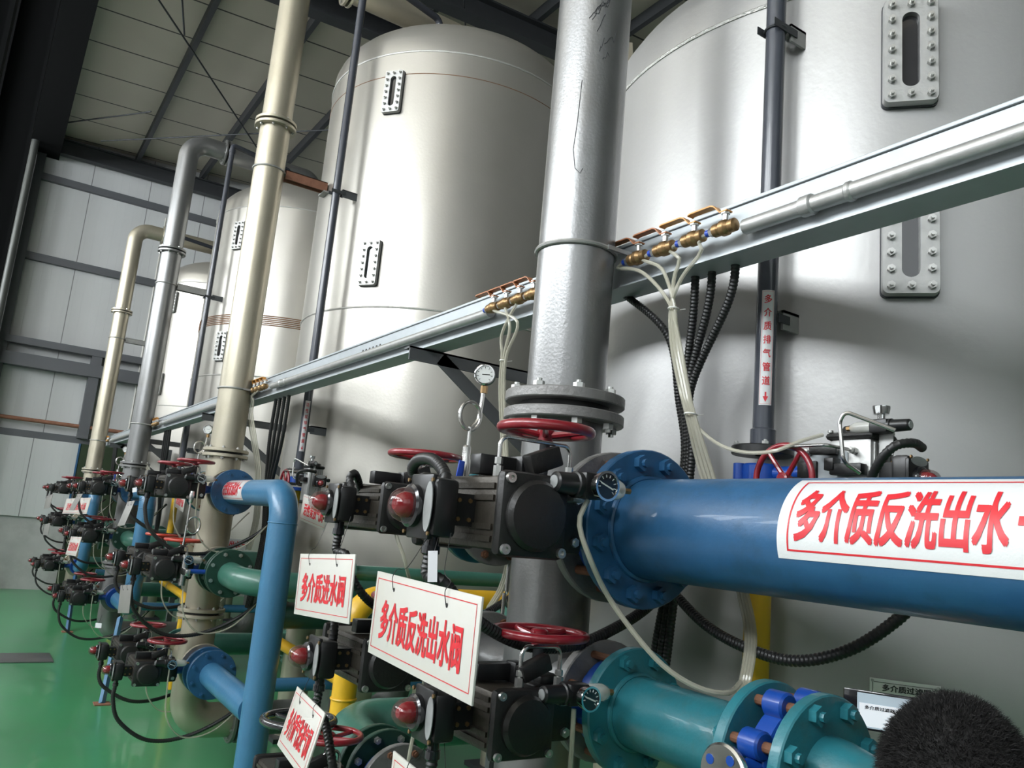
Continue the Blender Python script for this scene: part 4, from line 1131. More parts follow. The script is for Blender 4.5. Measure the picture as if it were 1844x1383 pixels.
vv = make_valve('black air vent valve beside the dark vent pipe, standing up behind the wide blue pipe', (0, 0, 0), 0.72, 0.062, 'red_paint', 0.26, 0.16)
vv['category'] = 'valve'; vv['group'] = 'vent valves'
vv.name = 'vent_valve'
ORG['vent_valve'] = V((0, 0, 0))
for ch in list(vv.children):
    if ch.name.startswith('handwheel'):
        c = V((-0.27 * 0.9 * 1.0, 0, 0.10))
        # wheel brought closer to the gearbox and made a little smaller
        ch.scale = (0.92,) * 3
        ch.location = V((-0.215, 0.035, 0.03)) - 0.92 * V((-0.243, 0, 0.0))
for ch in vv.children:
    if ch.name.split('.')[0] in ('regulator', 'gauge', 'bracket_plate'): ch.location = V((-0.21, 0, 0))
    if ch.name.startswith('cylinder'):
        ch.data.materials[0] = MAT['zinc_dull']
def VL(px, py, x):
    q = (AX(px, py, x) - V((VX, VY[0], 1.866))) / 0.84
    return V((q.y, -q.z, -q.x))
part('steel_air_line', MB().tube(fillet([VL(1612, 775, 1.66), VL(1521, 741, 1.60), VL(1512, 760, 1.60), VL(1519, 832, 1.60), VL(1548, 852, 1.64)], 0.03, 6), 0.0055, 10), 'stainless', vv)
q0, q1 = VL(1455, 815, 1.70), VL(1527, 862, 1.70)
part('side_plate', MB().box((q0 + q1) / 2, (abs(q1.x - q0.x), abs(q1.y - q0.y), 0.006)), 'zinc', vv)
part('hose_loop', hose_mesh([VL(1565, 868, 1.62), VL(1585, 830, 1.60), VL(1612, 803, 1.60), VL(1645, 798, 1.64), VL(1660, 806, 1.70)], 0.0125, 0.012), 'rubber', vv)
vv.rotation_euler = (-PI / 2, 0, PI / 2)
vv.scale = (0.84,) * 3
vv.location = (VX, VY[0], 1.866)
for k in (1, 2, 3):
    dup(vv, (VX, VY[k], 1.866), 'black air vent valve low on the dark vent pipe of the %s tank' % ('second', 'third', 'farthest')[k - 1], 'vent valves')
# yellow pipes below the vent valves
for k in range(4):
    y = VY[k]
    t = thing('yellow_pipe', ['yellow pipe below the vent valve of the nearest tank', 'yellow pipe that drops from the second tank vent then runs low towards the camera', 'yellow pipe that drops from the third tank vent', 'yellow pipe that drops from the farthest tank vent'][k], 'pipe', (VX, y, 0.03), 'yellow vent drain pipes')
    ye = y - (1.15 if k else 0.9)
    path = [(VX, y, 1.80), (VX, y, 0.85), (VX, ye, 0.82), (VX, ye, 0.02)]
    part('pipe', MB().tube(fillet(path, 0.07, 8), 0.034, 20), 'yellow_paint', t)
    flange(t, (VX, y, 1.822), (0, 0, -1), 0.082, 0.022, 'valve_blue', 4, 0.02, 0.009, 'bolt_steel', 1)
    part('clamp', MB().torus((VX, y - 0.4, 0.836), (0, 1, 0), 0.036, 0.004, 24, 6), 'bolt_steel', t)
# yellow air header between the first two tanks
t = thing('yellow_pipe', 'yellow header pipe with a rounded elbow behind the hanging signs', 'pipe', (1.53, 3.55, 0.05))
part('pipe', MB().tube(fillet([(2.75, 3.55, 1.302), (1.525, 3.55, 1.302), (1.525, 3.55, 0.05)], 0.13, 12), 0.055, 28), 'yellow_paint', t)
part('joint_ring', MB().torus((1.72, 3.55, 1.302), (1, 0, 0), 0.055, 0.006, 28, 8), 'yellow_paint', t)
part('joint_ring', MB().torus((1.525, 3.55, 0.86), (0, 0, 1), 0.055, 0.006, 28, 8), 'yellow_paint', t)
t = thing('green_pipe', 'thin pale green pipe above the yellow header between the tanks', 'pipe', (2.2, 3.70, 1.37))
part('pipe', MB().cyl((1.55, 3.70, 1.40), (2.75, 3.70, 1.40), 0.036, 20), 'green_paint', t)
part('end_flange', MB().cyl((1.53, 3.70, 1.40), (1.555, 3.70, 1.40), 0.06, 20), 'green_paint', t)
part('stand', MB().b2((2.42, 3.68, 0.0), (2.46, 3.72, 1.37)), 'bracket_steel', t)
for k in (0, 1, 2):
    yy = T[k + 1] - 0.85
    t = thing('green_pipe', 'dark green header pipe crossing low between the %s tanks' % ('first and second', 'second and third', 'third and last')[k], 'pipe', (2.1, yy, 0.97), 'dark green header pipes')
    part('pipe', MB().cyl((1.52, yy, 1.06), (2.75, yy, 1.06), 0.075, 28), 'dark_green_paint', t)
    part('end_flange', MB().cyl((1.50, yy, 1.06), (1.53, yy, 1.06), 0.12, 28), 'dark_green_paint', t)
    t = thing('light_blue_pipe', 'thin light blue pipe on the floor supports between the %s tanks' % ('first and second', 'second and third', 'third and last')[k], 'pipe', (2.1, yy, 0.5), 'thin light blue pipes')
    part('pipe', MB().cyl((1.56, yy + 0.25, 0.62), (2.75, yy + 0.25, 0.62), 0.04, 20), 'light_blue_paint', t)
    part('stand', MB().b2((2.0, yy + 0.22, 0.0), (2.06, yy + 0.28, 0.59)), 'zinc_dull', t)
# labels on a white plate behind the middle level green elbow
t = thing('pipe_label_board', 'white label strip on the header behind the green elbow, red characters', 'label', AY(398, 990, 6.0))
a, b = AY(345, 973, 6.0), AY(446, 988, 6.0)
def flat_map(p, u, v, n_):
    return lambda lift: (lambda a_, b_: V(p) + u * a_ + v * b_ + n_ * lift)
fm = flat_map(a, V((1, 0, 0)), V((0, 0, 1)), V((0, -1, 0)))
L = b.x - a.x
part('plate', MB().b2((a.x, 6.0, a.z - 0.045), (b.x, 6.005, a.z + 0.03)), 'sticker_white', t)
part('lettering', letter_mesh('活性炭过滤器出水', fm(0.001), (0.02, L - 0.06, -0.030, 0.016)), 'letter_red', t)
part('arrow', sheet_mesh(fm(0.001), [(L - 0.045, L - 0.012, -0.010, -0.002)], 1, 1), 'letter_red', t)

# ================================================================== PRESSURE GAUGES ON PIGTAILS
def gauge(label, loc):
    x, y, z = loc
    t = thing('pressure_gauge', label, 'gauge', loc, 'pressure gauges on pigtails')
    part('ball_valve', MB().cyl((x + 0.03, y, z - 0.06), (x + 0.008, y, z), 0.010, 10).lathe((x, y, z - 0.01), (0, 0, 1), [(0, 0.011), (0.02, 0.015), (0.05, 0.017), (0.07, 0.013), (0.10, 0.013), (0.105, 0.009)], 16), 'stainless', t)
    part('lever', MB().box((x - 0.022, y - 0.01, z + 0.01), (0.02, 0.008, 0.075), Matrix.Rotation(0.12, 3, 'Y'), 0.003), 'lever_blue', t, 'blue lever sleeve')
    R = 0.037; zc = z + 0.185
    pts = [(x + 0.004, y, z + 0.09), (x + 0.004, y, zc - R)]
    for i in range(25):
        a = -PI / 2 - 2 * PI * i / 24
        pts.append((x + 0.004 + R * math.cos(a) * 1.0 - 0.0, y + 0.012 * (i / 24), zc + R * 1.15 * math.sin(a)))
    pts += [(x + 0.035, y + 0.012, zc - 0.01), (x + 0.042, y + 0.012, zc + 0.03), (x + 0.045, y + 0.012, z + 0.275)]
    part('pigtail', MB().tube(resample(spline(pts, 4), 0.004), 0.0062, 10), 'stainless', t)
    g = V((x + 0.047, y + 0.012, z + 0.318)); d = V((-0.62, -0.78, 0.0)).normalized()
    part('nut', MB().cyl((g.x, g.y, z + 0.262), (g.x, g.y, z + 0.285), 0.011, 6), 'brass', t)
    c = part('case', MB().lathe(g - d * 0.018, d, [(0, 0.026), (0.004, 0.030), (0.030, 0.030)], 32), 'gauge_green', t, 'green gauge case')
    part('bezel', MB().lathe(g + d * 0.010, d, [(0, 0.031), (0.008, 0.0325), (0.010, 0.030), (0.0102, 0.0275)], 32, True, False), 'chrome', c)
    part('dial', MB().cyl(g + d * 0.015, g + d * 0.0165, 0.0275, 32), 'white_dial', c)
    u, v, _ = frame_from(d)
    if abs(u.z) > abs(v.z): u, v = v, u
    if v.z < 0: v = -v
    nb = MB()
    q = g + d * 0.0175
    nb.cyl(q - u * 0.016 + v * 0.0, q + u * 0.008, 0.0011, 6)
    for i in range(9):
        a = ang(-45 + 270 * i / 8)
        w_ = u * math.cos(a) + v * math.sin(a)
        nb.cyl(q + w_ * 0.019, q + w_ * 0.024, 0.0008, 5)
    part('needle', nb, 'letter_black', c)
    return t
g0 = gauge('round pressure gauge on a looped pigtail left of the thick riser', (1.19, T[0] + 0.24, 1.80))
for k, lb in ((1, 'pressure gauge on a pigtail left of the second riser'), (2, 'pressure gauge on a pigtail left of the third riser')):
    dup(g0, (1.235, T[k] + 0.24, 1.86), lb)
# lower gauges with a bare pigtail hanging under the upper level
def pigtail(label, p):
    t = thing('pigtail_siphon', label, 'pipe fitting', p, 'bare pigtail siphons')
    x, y, z = p; R = 0.038
    pts = [(x, y, z + 0.14), (x, y, z + 0.03)]
    for i in range(25):
        a = PI - 2 * PI * i / 24
        pts.append((x + R + R * math.cos(a), y + 0.012 * i / 24, z + R * 1.3 * math.sin(a)))
    pts += [(x, y + 0.012, z - 0.05), (x - 0.002, y + 0.012, z - 0.12)]
    part('loop', MB().tube(resample(spline(pts, 4), 0.005), 0.006, 10), 'stainless', t)
    part('ball_valve', MB().lathe((x, y, z + 0.13), (0, 0, 1), [(0, 0.010), (0.01, 0.014), (0.05, 0.016), (0.07, 0.012)], 12), 'stainless', t)
pigtail('bare steel pigtail loop hanging below the second riser valve', AY(337, 945, 5.15))
pigtail('bare steel pigtail loop behind the large hanging sign, left of the thick riser', AY(912, 1068, 2.15))

# ================================================================== HANGING SIGNS
def sign(label, tl, tr, bl, text, wires=(), holes=(0.24, 0.76), back=False, group=None):
    tl, tr, bl = V(tl), V(tr), V(bl)
    u = (tr - tl); W_ = u.length; u.normalize()
    v = (tl - bl); v = (v - u * v.dot(u)); Hh = v.length; v.normalize()
    n_ = u.cross(v)
    if not back and n_.dot(-tl + V((0, 0, H))) < 0: n_ = -n_
    t = thing('hanging_sign', label, 'sign', tl - v * Hh + u * W_ / 2, group)
    th = 0.004
    def at(a, b, o=0.0): return tl + u * a - v * b + n_ * o
    rot = Matrix((u, v, n_)).transposed()
    part('plate', MB().box(at(W_ / 2, Hh / 2, -th / 2), (W_, Hh, th), rot, 0.0008), 'sign_back' if back else 'sign_white', t)
    fm = lambda lift: (lambda a, b: at(a, Hh - b, lift))
    if not back:
        part('border', sheet_mesh(fm(0.0006), border(0.012, W_ - 0.012, 0.014, Hh - 0.012, 0.0016), 1, 1), 'letter_red', t)
        if text: part('lettering', letter_mesh(text, fm(0.0008), (W_ * 0.11, W_ * 0.89, Hh * 0.23, Hh * 0.68), 1, 0.03), 'letter_red', t)
    for hx, wpt in zip(holes, wires):
        q = at(W_ * hx, Hh * 0.17)
        part('hole', MB().cyl(q - n_ * 0.0006, q + n_ * 0.0007, 0.004, 10), 'wire', t)
        mid = (q + V(wpt)) / 2 + V((0, 0.015, -0.01))
        part('wire', MB().tube(spline([q + n_ * 0.002, at(W_ * hx, 0.004, 0.006), at(W_ * hx, -0.012, -0.002), mid, wpt], 6), 0.0008, 5), 'wire', t)
    return t
sign('largest white hanging sign, eight red characters, in front of the thick riser valves', AX(680, 1028, 0.70), AX(868, 1075, 0.664), AX(658, 1172, 0.70), '多介质反洗出水阀', (AX(770, 968, 0.80), AX(812, 960, 0.82)), (0.22, 0.74))
sign('white hanging sign with six red characters, left of the largest sign', AX(541, 997, 0.80), AX(640, 998, 0.80), AX(522, 1104, 0.80), '多介质进水阀', (AX(590, 940, 0.85), AX(632, 930, 0.87)), (0.22, 0.72))
sign('white hanging sign tilted steeply, over the black wheel at the bottom', AX(535, 1236, 0.80), AX(585, 1284, 0.766), AX(498, 1340, 0.768), '多介质气洗进气阀', (AX(560, 1215, 0.86), AX(580, 1210, 0.87)), (0.26, 0.74))
sign('white hanging sign cut off by the bottom edge, only its top corner in view', AX(708, 1352, 0.75), AX(708, 1352, 0.75) + V((-0.035, -0.449, -0.004)), AX(708, 1352, 0.75) + V((0, 0, -0.15)), None, (AX(775, 1330, 0.88), AX(800, 1330, 0.9)), (0.2, 0.7))
for k, lb in ((1, 'white hanging sign with red characters behind the light blue bend, at the second tank'), (2, 'small white hanging sign with red characters below the valves of the third tank vent'), (3, 'small white hanging sign at the farthest tank vent')):
    y = 4.453 + LP * (k - 1)
    sign(lb, (1.68, y + 0.44, 1.775), (1.68, y, 1.73), (1.68, y + 0.44, 1.615), '活性炭放气阀', ((1.72, y + 0.34, 1.82), (1.72, y + 0.10, 1.80)), (0.25, 0.75))
sign('small white hanging sign below the upper valves of the third riser', AX(120, 898, 0.82), AX(164, 896, 0.95), AX(117, 925, 0.82), '活性炭反洗出水阀', (AX(130, 890, 0.86), AX(150, 888, 0.92)))
sign('small white hanging sign below the middle valves of the third riser', AX(128, 966, 0.82), AX(147, 967, 0.86), AX(127, 1000, 0.82), '活性炭进水阀', (V((XP - 0.49, T[2] + NY, ZB[2] - 0.05)), V((XP - 0.47, T[2] + NY - 0.03, ZB[2] - 0.05))))
bk = [((230, 903), (243, 901), (229, 945), 'narrow grey back of a sign hanging by the second riser, upper level'), ((217, 1054), (237, 1053), (207, 1104), 'grey back of a sign hanging by the second riser, middle level'),
      ((140, 889), (149, 889), (139, 919), 'grey back of a sign hanging by the third riser, upper level'), ((84, 893), (95, 890), (81, 916), 'grey back of a sign hanging by the farthest riser, upper level'), ((80, 944), (90, 942), (76, 964), 'grey back of a sign hanging by the farthest riser, middle level')]
for a, b, c, lb in bk:
    k = 1 if 'second' in lb else 2 if 'third' in lb else 3; zz = (ZA if 'upper' in lb else ZB)[k] - 0.05
    sign(lb, AX(*a, 0.80), AX(*b, 0.83), AX(*c, 0.80), None, (V((XP - 0.49, T[k] + NY, zz)), V((XP - 0.47, T[k] + NY - 0.03, zz))), (0.3, 0.7), True, 'signs seen from behind')
def papertag(px, py, x, wd, ht, label, tilt=0.1):
    p = AX(px, py, x)
    t = thing('paper_tag', label, 'tag', p - V((0, 0, ht)), 'small paper tags')
    d = V((0.55, -0.83, 0)).normalized()
    rot = Matrix((d, V((0, 0, 1)), d.cross(V((0, 0, 1))))).transposed() @ Matrix.Rotation(tilt, 3, 'Z')
    part('card', MB().box(p - V((0, 0, ht / 2)), (wd, ht, 0.001), rot), 'paper_tag', t)
    part('string', MB().cyl(p - V((0, 0, 0.004)), p + V((0.01, 0, 0.05)), 0.0008, 5), 'wire', t)
papertag(782, 992, 0.80, 0.022, 0.062, 'small pale paper tag hanging by the largest valve switch box')
papertag(572, 1242, 0.87, 0.017, 0.045, 'small pale paper tag hanging above the steeply tilted sign')
papertag(178, 1122, 0.80, 0.055, 0.030, 'small white tag lying over the lower valve far side of the second riser', 0.05)
papertag(243, 878, 0.80, 0.035, 0.028, 'small white tag by the upper valves of the second riser', 0.2)

# manual valve with a black wheel at the bottom
bw = thing('gate_valve', 'manual valve with a glossy black handwheel, behind the steeply tilted sign', 'valve', (1.05, 2.8, 0.0))
part('handwheel', MB().torus((1.05, 2.8, 0.962), (0, 0, 1), 0.118, 0.0135, 48, 12).lathe((1.05, 2.8, 0.945), (0, 0, 1), [(0, 0.02), (0.03, 0.02)], 16), 'black_gloss', bw)
sp = MB()
for k in range(4):
    a = PI / 2 * k + 0.5; sp.cyl((1.05, 2.8, 0.955), (1.05 + 0.115 * math.cos(a), 2.8 + 0.115 * math.sin(a), 0.962), 0.008, 8)
part('spokes', sp, 'black_gloss', bw)
part('stem', MB().cyl((1.05, 2.8, 0.70), (1.05, 2.8, 0.99), 0.011, 12), 'dark_steel', bw)
part('body', MB().lathe((1.05, 2.8, 0.50), (0, 0, 1), [(0, 0.05), (0.08, 0.062), (0.14, 0.05), (0.2, 0.03), (0.23, 0.02)], 24), 'valve_blue', bw)
part('pipe', MB().cyl((1.05, 2.8, 0.01), (1.05, 2.8, 0.5), 0.045, 20), 'light_blue_paint', bw)

# ================================================================== HOSES AND TUBES
def PX(lst): return [AX(a, b, c) for a, b, c in lst]
gl = V((XP - 0.548, T[0] + NY - 0.01, ZA[0] - 0.10))
conduit([gl, gl - V((0, 0, 0.04))] + PX([(800, 1050, 0.83), (850, 1110, 0.92), (940, 1160, 1.08), (1030, 1163, 1.25), (1110, 1130, 1.42), (1170, 1090, 1.58), (1200, 1050, 1.66)]), 0.0145, 'thick black corrugated hose sagging from the largest valve to behind the blue flange')
conduit(PX([(803, 885, 0.84), (800, 852, 0.84), (780, 828, 0.85), (754, 828, 0.87), (743, 845, 0.89), (757, 864, 0.92), (800, 870, 0.97), (850, 866, 1.02), (880, 862, 1.05)]), 0.0145, 'black corrugated hose looping over the largest valve switch box')
g2 = V((XP - 0.548 * 0.9, T[0] + FY - 0.01, ZA[0] - 0.08))
conduit([g2, g2 - V((0, 0, 0.05))] + PX([(624, 1000, 0.88), (634, 1040, 0.90), (660, 1078, 0.95), (700, 1105, 1.05), (760, 1130, 1.2)]), 0.0125, 'black corrugated hose hanging from the upper left valve behind the signs')
conduit(PX([(634, 888, 0.88), (630, 862, 0.88), (637, 852, 0.89), (644, 862, 0.92), (650, 885, 0.95)]), 0.0115, 'short black corrugated hose arching over the upper left valve')
g3 = V((XP - 0.548 * 0.9, T[0] + NY - 0.01, ZB[0] - 0.08))
conduit([g3, g3 - V((0, 0, 0.08)), g3 - V((-0.02, 0, 0.3)), g3 - V((-0.15, 0, 0.5))], 0.0125, 'black corrugated hose dropping from the teal pipe valve out of the picture')
conduit(PX([(822, 1262, 0.93), (818, 1235, 0.93), (812, 1205, 0.95), (830, 1180, 1.0)]), 0.0125, 'black corrugated hose rising from the teal pipe valve behind the largest sign')
g4 = V((XP - 0.548 * 0.9, T[0] + FY - 0.01, ZB[0] - 0.08))
conduit([g4, g4 - V((0, 0, 0.06))] + PX([(585, 1300, 0.89), (600, 1383, 0.90), (606, 1430, 0.92)]), 0.0125, 'black corrugated hose hanging beside the steeply tilted sign')
conduit(PX([(600, 1090, 0.92), (602, 1130, 0.90), (598, 1165, 0.90)]) , 0.0125, 'black corrugated hose behind the six-character sign')
conduit(PX([(1215, 1070, 1.60), (1270, 1125, 1.57), (1340, 1165, 1.55), (1430, 1190, 1.55), (1530, 1170, 1.58), (1620, 1112, 1.62), (1660, 1060, 1.64)]), 0.0135, 'black corrugated hose sagging below the wide blue pipe at right')
for i, (a, b) in enumerate(((1253, 470), (1284, 458), (1326, 447))):
    lb = ['left', 'middle', 'right'][i] + ' black corrugated hose of three dropping from the tray by the dark vent pipe'
    o = 7 * i
    conduit(PX([(a, b, 1.55), (a - 4 + i * -4, b + 90, 1.58), (1240 + 5 * i - 6, 700, 1.62), (1236 + 5 * i, 820, 1.63), (1214 + 5 * i, 1000, 1.64), (1190 + 10 * i, 1110, 1.64), (1176 + 12 * i, 1190, 1.64), (1160 + 12 * i, 1300, 1.64)]), 0.0125, lb)
conduit(PX([(1112, 520, 1.56), (1200, 600, 1.60), (1222, 720, 1.66), (1232, 830, 1.66), (1200, 1000, 1.67)]), 0.0115, 'black corrugated hose beside the clear tubes, half hidden by the thick riser')
conduit(PX([(984, 985, 2.10), (972, 1030, 2.0), (930, 1068, 1.75), (885, 1098, 1.55), (840, 1122, 1.45)]), 0.0135, 'black corrugated hose slanting down in front of the steel tray post')
for i in range(2):
    conduit([(2.14, 3.0 - 0.04 * i, 2.33), (2.13, 2.99 - 0.04 * i, 1.9), (2.14, 3.0 - 0.04 * i, 1.4), (2.13, 3.0 - 0.04 * i, 0.9)], 0.0135, ('front' if i else 'rear') + ' black corrugated hose tied to the steel tray post')
# the hoses of stations 2 to 4
def hose_for(key, label):
    k = int(key[1]); far = key[2] == 'f'
    z = {'A': ZA, 'B': ZB, 'C': ZC}[key[0]][k]
    g = V((XP - 0.548 * 0.9, T[k] + (FY if far else NY) - 0.01, z - 0.08))
    s_ = 0.75 if far else 1.0
    e = 0.25 if far else -0.10
    return conduit([g, g + V((0, 0, -0.08)), g + V((0.05, -0.01, -0.20 * s_)), g + V((0.22, -0.02, -0.31 * s_)), g + V((0.44, e * 0.2, -0.30 * s_)), g + V((0.66, e * 0.6, -0.18 * s_)), g + V((0.80, e, -0.02))], 0.0125, label, 'hoses sagging from the valves', 0.014, 10)
def tube_for(key, label):
    k = int(key[1]); far = key[2] == 'f'
    z = {'A': ZA, 'B': ZB, 'C': ZC}[key[0]][k]
    g = V((XP - 0.262 * 0.9, T[k] + (FY if far else NY) - 0.165 * 0.82, z + 0.03))
    return airtube([g, g + V((0.004, 0, -0.10)), g + V((0.03, 0.01, -0.28)), g + V((0.15, 0.04, -0.40)), g + V((0.34, 0.05, -0.36)), g + V((0.52, 0.02, -0.15))], 0.0048, label, 'clear tubes hanging from the valves')
for k in (1, 2, 3):
    for lv in 'ABC':
        for f in 'nf':
            nm = 'the %s level valve, %s side of the %s' % (lev[lv], 'near' if f == 'n' else 'far', who[k])
            hose_for('%s%d%s' % (lv, k, f), 'black hose sagging from ' + nm)
            if f == 'n' or k < 3: tube_for('%s%d%s' % (lv, k, f), 'clear air tube hanging from ' + nm)
    for i in range(4):
        y = T[k] - 0.62 + 0.09 * i
        conduit([(1.545, y, 2.385), (1.57, y + 0.10, 2.1), (1.62, T[k] - 0.25 + 0.03 * i, 1.75), (1.66, T[k] - 0.18 + 0.03 * i, 1.45), (1.66, T[k] - 0.05 + 0.03 * i, 1.0)], 0.0125, 'black corrugated hose dropping from the tray right of the %s riser' % who[k].replace(' riser', ''), 'hoses dropping from the tray, station %s' % who[k].split()[0], 0.014, 10)
# clear air tubes
airtube([V((XP - 0.262, T[0] + NY - 0.165, ZA[0] + 0.045))] + PX([(1043, 940, 1.08), (1060, 1000, 1.10), (1100, 1082, 1.18), (1180, 1185, 1.26), (1250, 1235, 1.33), (1310, 1248, 1.40), (1334, 1228, 1.48)]), 0.006, 'long clear air tube curving in front of the blue flange down to the teal pipe')
airtube([V((XP - 0.236, T[0] + FY - 0.135, ZA[0] + 0.03))] + PX([(716, 940, 1.0), (728, 1005, 1.02), (738, 1045, 1.06), (752, 1085, 1.15)]), 0.0055, 'clear air tube hanging from the upper left valve gauge')
q = V((XP - 0.236, T[0] + NY - 0.135, ZB[0] + 0.03))
airtube([q, q + V((0.002, 0, -0.12)), q + V((0.004, 0, -0.3)), q + V((0.02, 0.02, -0.55))], 0.0055, 'clear air tube dropping from the teal pipe valve gauge')
q = V((XP - 0.236, T[0] + FY - 0.135, ZB[0] + 0.03))
airtube([q, q + V((-0.01, 0, -0.12)), q + V((-0.03, 0, -0.3)), q + V((-0.03, 0.02, -0.55))], 0.0055, 'clear air tube dropping in front of the big green elbow')
for i in range(4):
    s = BV[0][i] + V((0, 0.055, 0)); o = (i - 1.5) * 5
    P_ = [s, s + V((-0.004, 0.03, -0.012))]
    mids = PX([(1150 + 6, 490, 1.455), (1205, 545, 1.47)]) if i == 3 else PX([(1262 - 38 * i, 455 + 12 * i, 1.455), (1228 - 14 * i, 500, 1.462), (1213 + o * 0.6, 552, 1.47)])
    P_ += mids + PX([(1217 + o, 620, 1.48), (1230 + o, 690, 1.49), (1243 + o * 0.9, 745, 1.50), (1272 + o * 1.4, 850, 1.56), (1305 + o, 950, 1.60), (1338 + o, 1070, 1.58), (1352 + o, 1150, 1.55), (1340 + o, 1235, 1.50), (1322 + o, 1300, 1.52)])
    airtube(P_, 0.0055, 'clear air tube, %s of four tied together right of the thick riser' % ['first', 'second', 'third', 'last'][i], 'tube bundle by the thick riser')
airtube(PX([(1243, 745, 1.50), (1262, 775, 1.52), (1300, 803, 1.54), (1345, 815, 1.55), (1395, 812, 1.56), (1440, 795, 1.6), (1485, 782, 1.66)]), 0.0048, 'single clear air tube swinging over to the vent valve behind the blue pipe')
for i in range(3):
    s = BV[1][i] + V((0, 0.055, 0)); o = (i - 1) * 4
    airtube([s, s + V((-0.004, 0.03, -0.01))] + PX([(912 + o * 2 + 6 * i, 600 - 10 * i, 1.45), (908 + o, 640, 1.46), (904 + o, 700, 1.48), (908 + o, 800, 1.52), (914 + o, 900, 1.55), (917 + o, 1000, 1.6), (905 + o, 1055, 1.6), (882 + o, 1095, 1.6)]), 0.0055, 'clear air tube, %s of three tied left of the thick riser' % ['first', 'second', 'third'][i], 'tube bundle left of the thick riser')
for i in range(4):
    s = BV[2][i] + V((0, 0.055, 0)); o = (i - 1.5) * 3
    airtube([s, s + V((-0.004, 0.03, -0.01))] + PX([(452 + o, 722, 1.46), (450 + o, 745, 1.47), (457 + o, 790, 1.50), (465 + o, 850, 1.56), (462 + o, 930, 1.60), (447 + o, 990, 1.60)]), 0.0055, 'clear air tube, %s of four at the second riser tray valves' % ['first', 'second', 'third', 'last'][i], 'tube bundle by the second riser')
    s = BV[3][i] + V((0, 0.055, 0)); o = (i - 1.5) * 1.8
    airtube([s, s + V((-0.004, 0.03, -0.01))] + PX([(254 + o, 790, 1.46), (255 + o, 812, 1.47), (263 + o, 838, 1.46), (276 + o, 858, 1.4)]), 0.0055, 'clear air tube, %s of four at the third riser tray valves' % ['first', 'second', 'third', 'last'][i], 'tube bundle by the third riser')
for i in range(2):
    s = BV[4][i] + V((0, 0.055, 0)); o = i * 2.5
    airtube([s, s + V((-0.004, 0.03, -0.01))] + PX([(174 + o, 815, 1.46), (173 + o, 835, 1.46), (177 + o, 855, 1.4)]), 0.0055, 'clear air tube, %s of two at the farthest riser' % ['first', 'second'][i], 'tube bundle by the farthest riser')
for p, x, r, lb in (((1213, 556), 1.47, 0.014, 'upper white cable tie round the clear tubes right of the thick riser'), ((1244, 746), 1.50, 0.016, 'lower white cable tie round the clear tubes right of the thick riser'), ((906, 650), 1.462, 0.012, 'white cable tie round the clear tubes left of the thick riser')):
    q = AX(*p, x)
    solo('cable_tie', MB().torus(q, (0.1, 0, 1), r, 0.0022, 20, 6).cyl(q + V((r, 0, 0)), q + V((r + 0.018, -0.012, 0.004)), 0.0012, 5), 'tie_white', lb, 'cable tie', 'white cable ties')

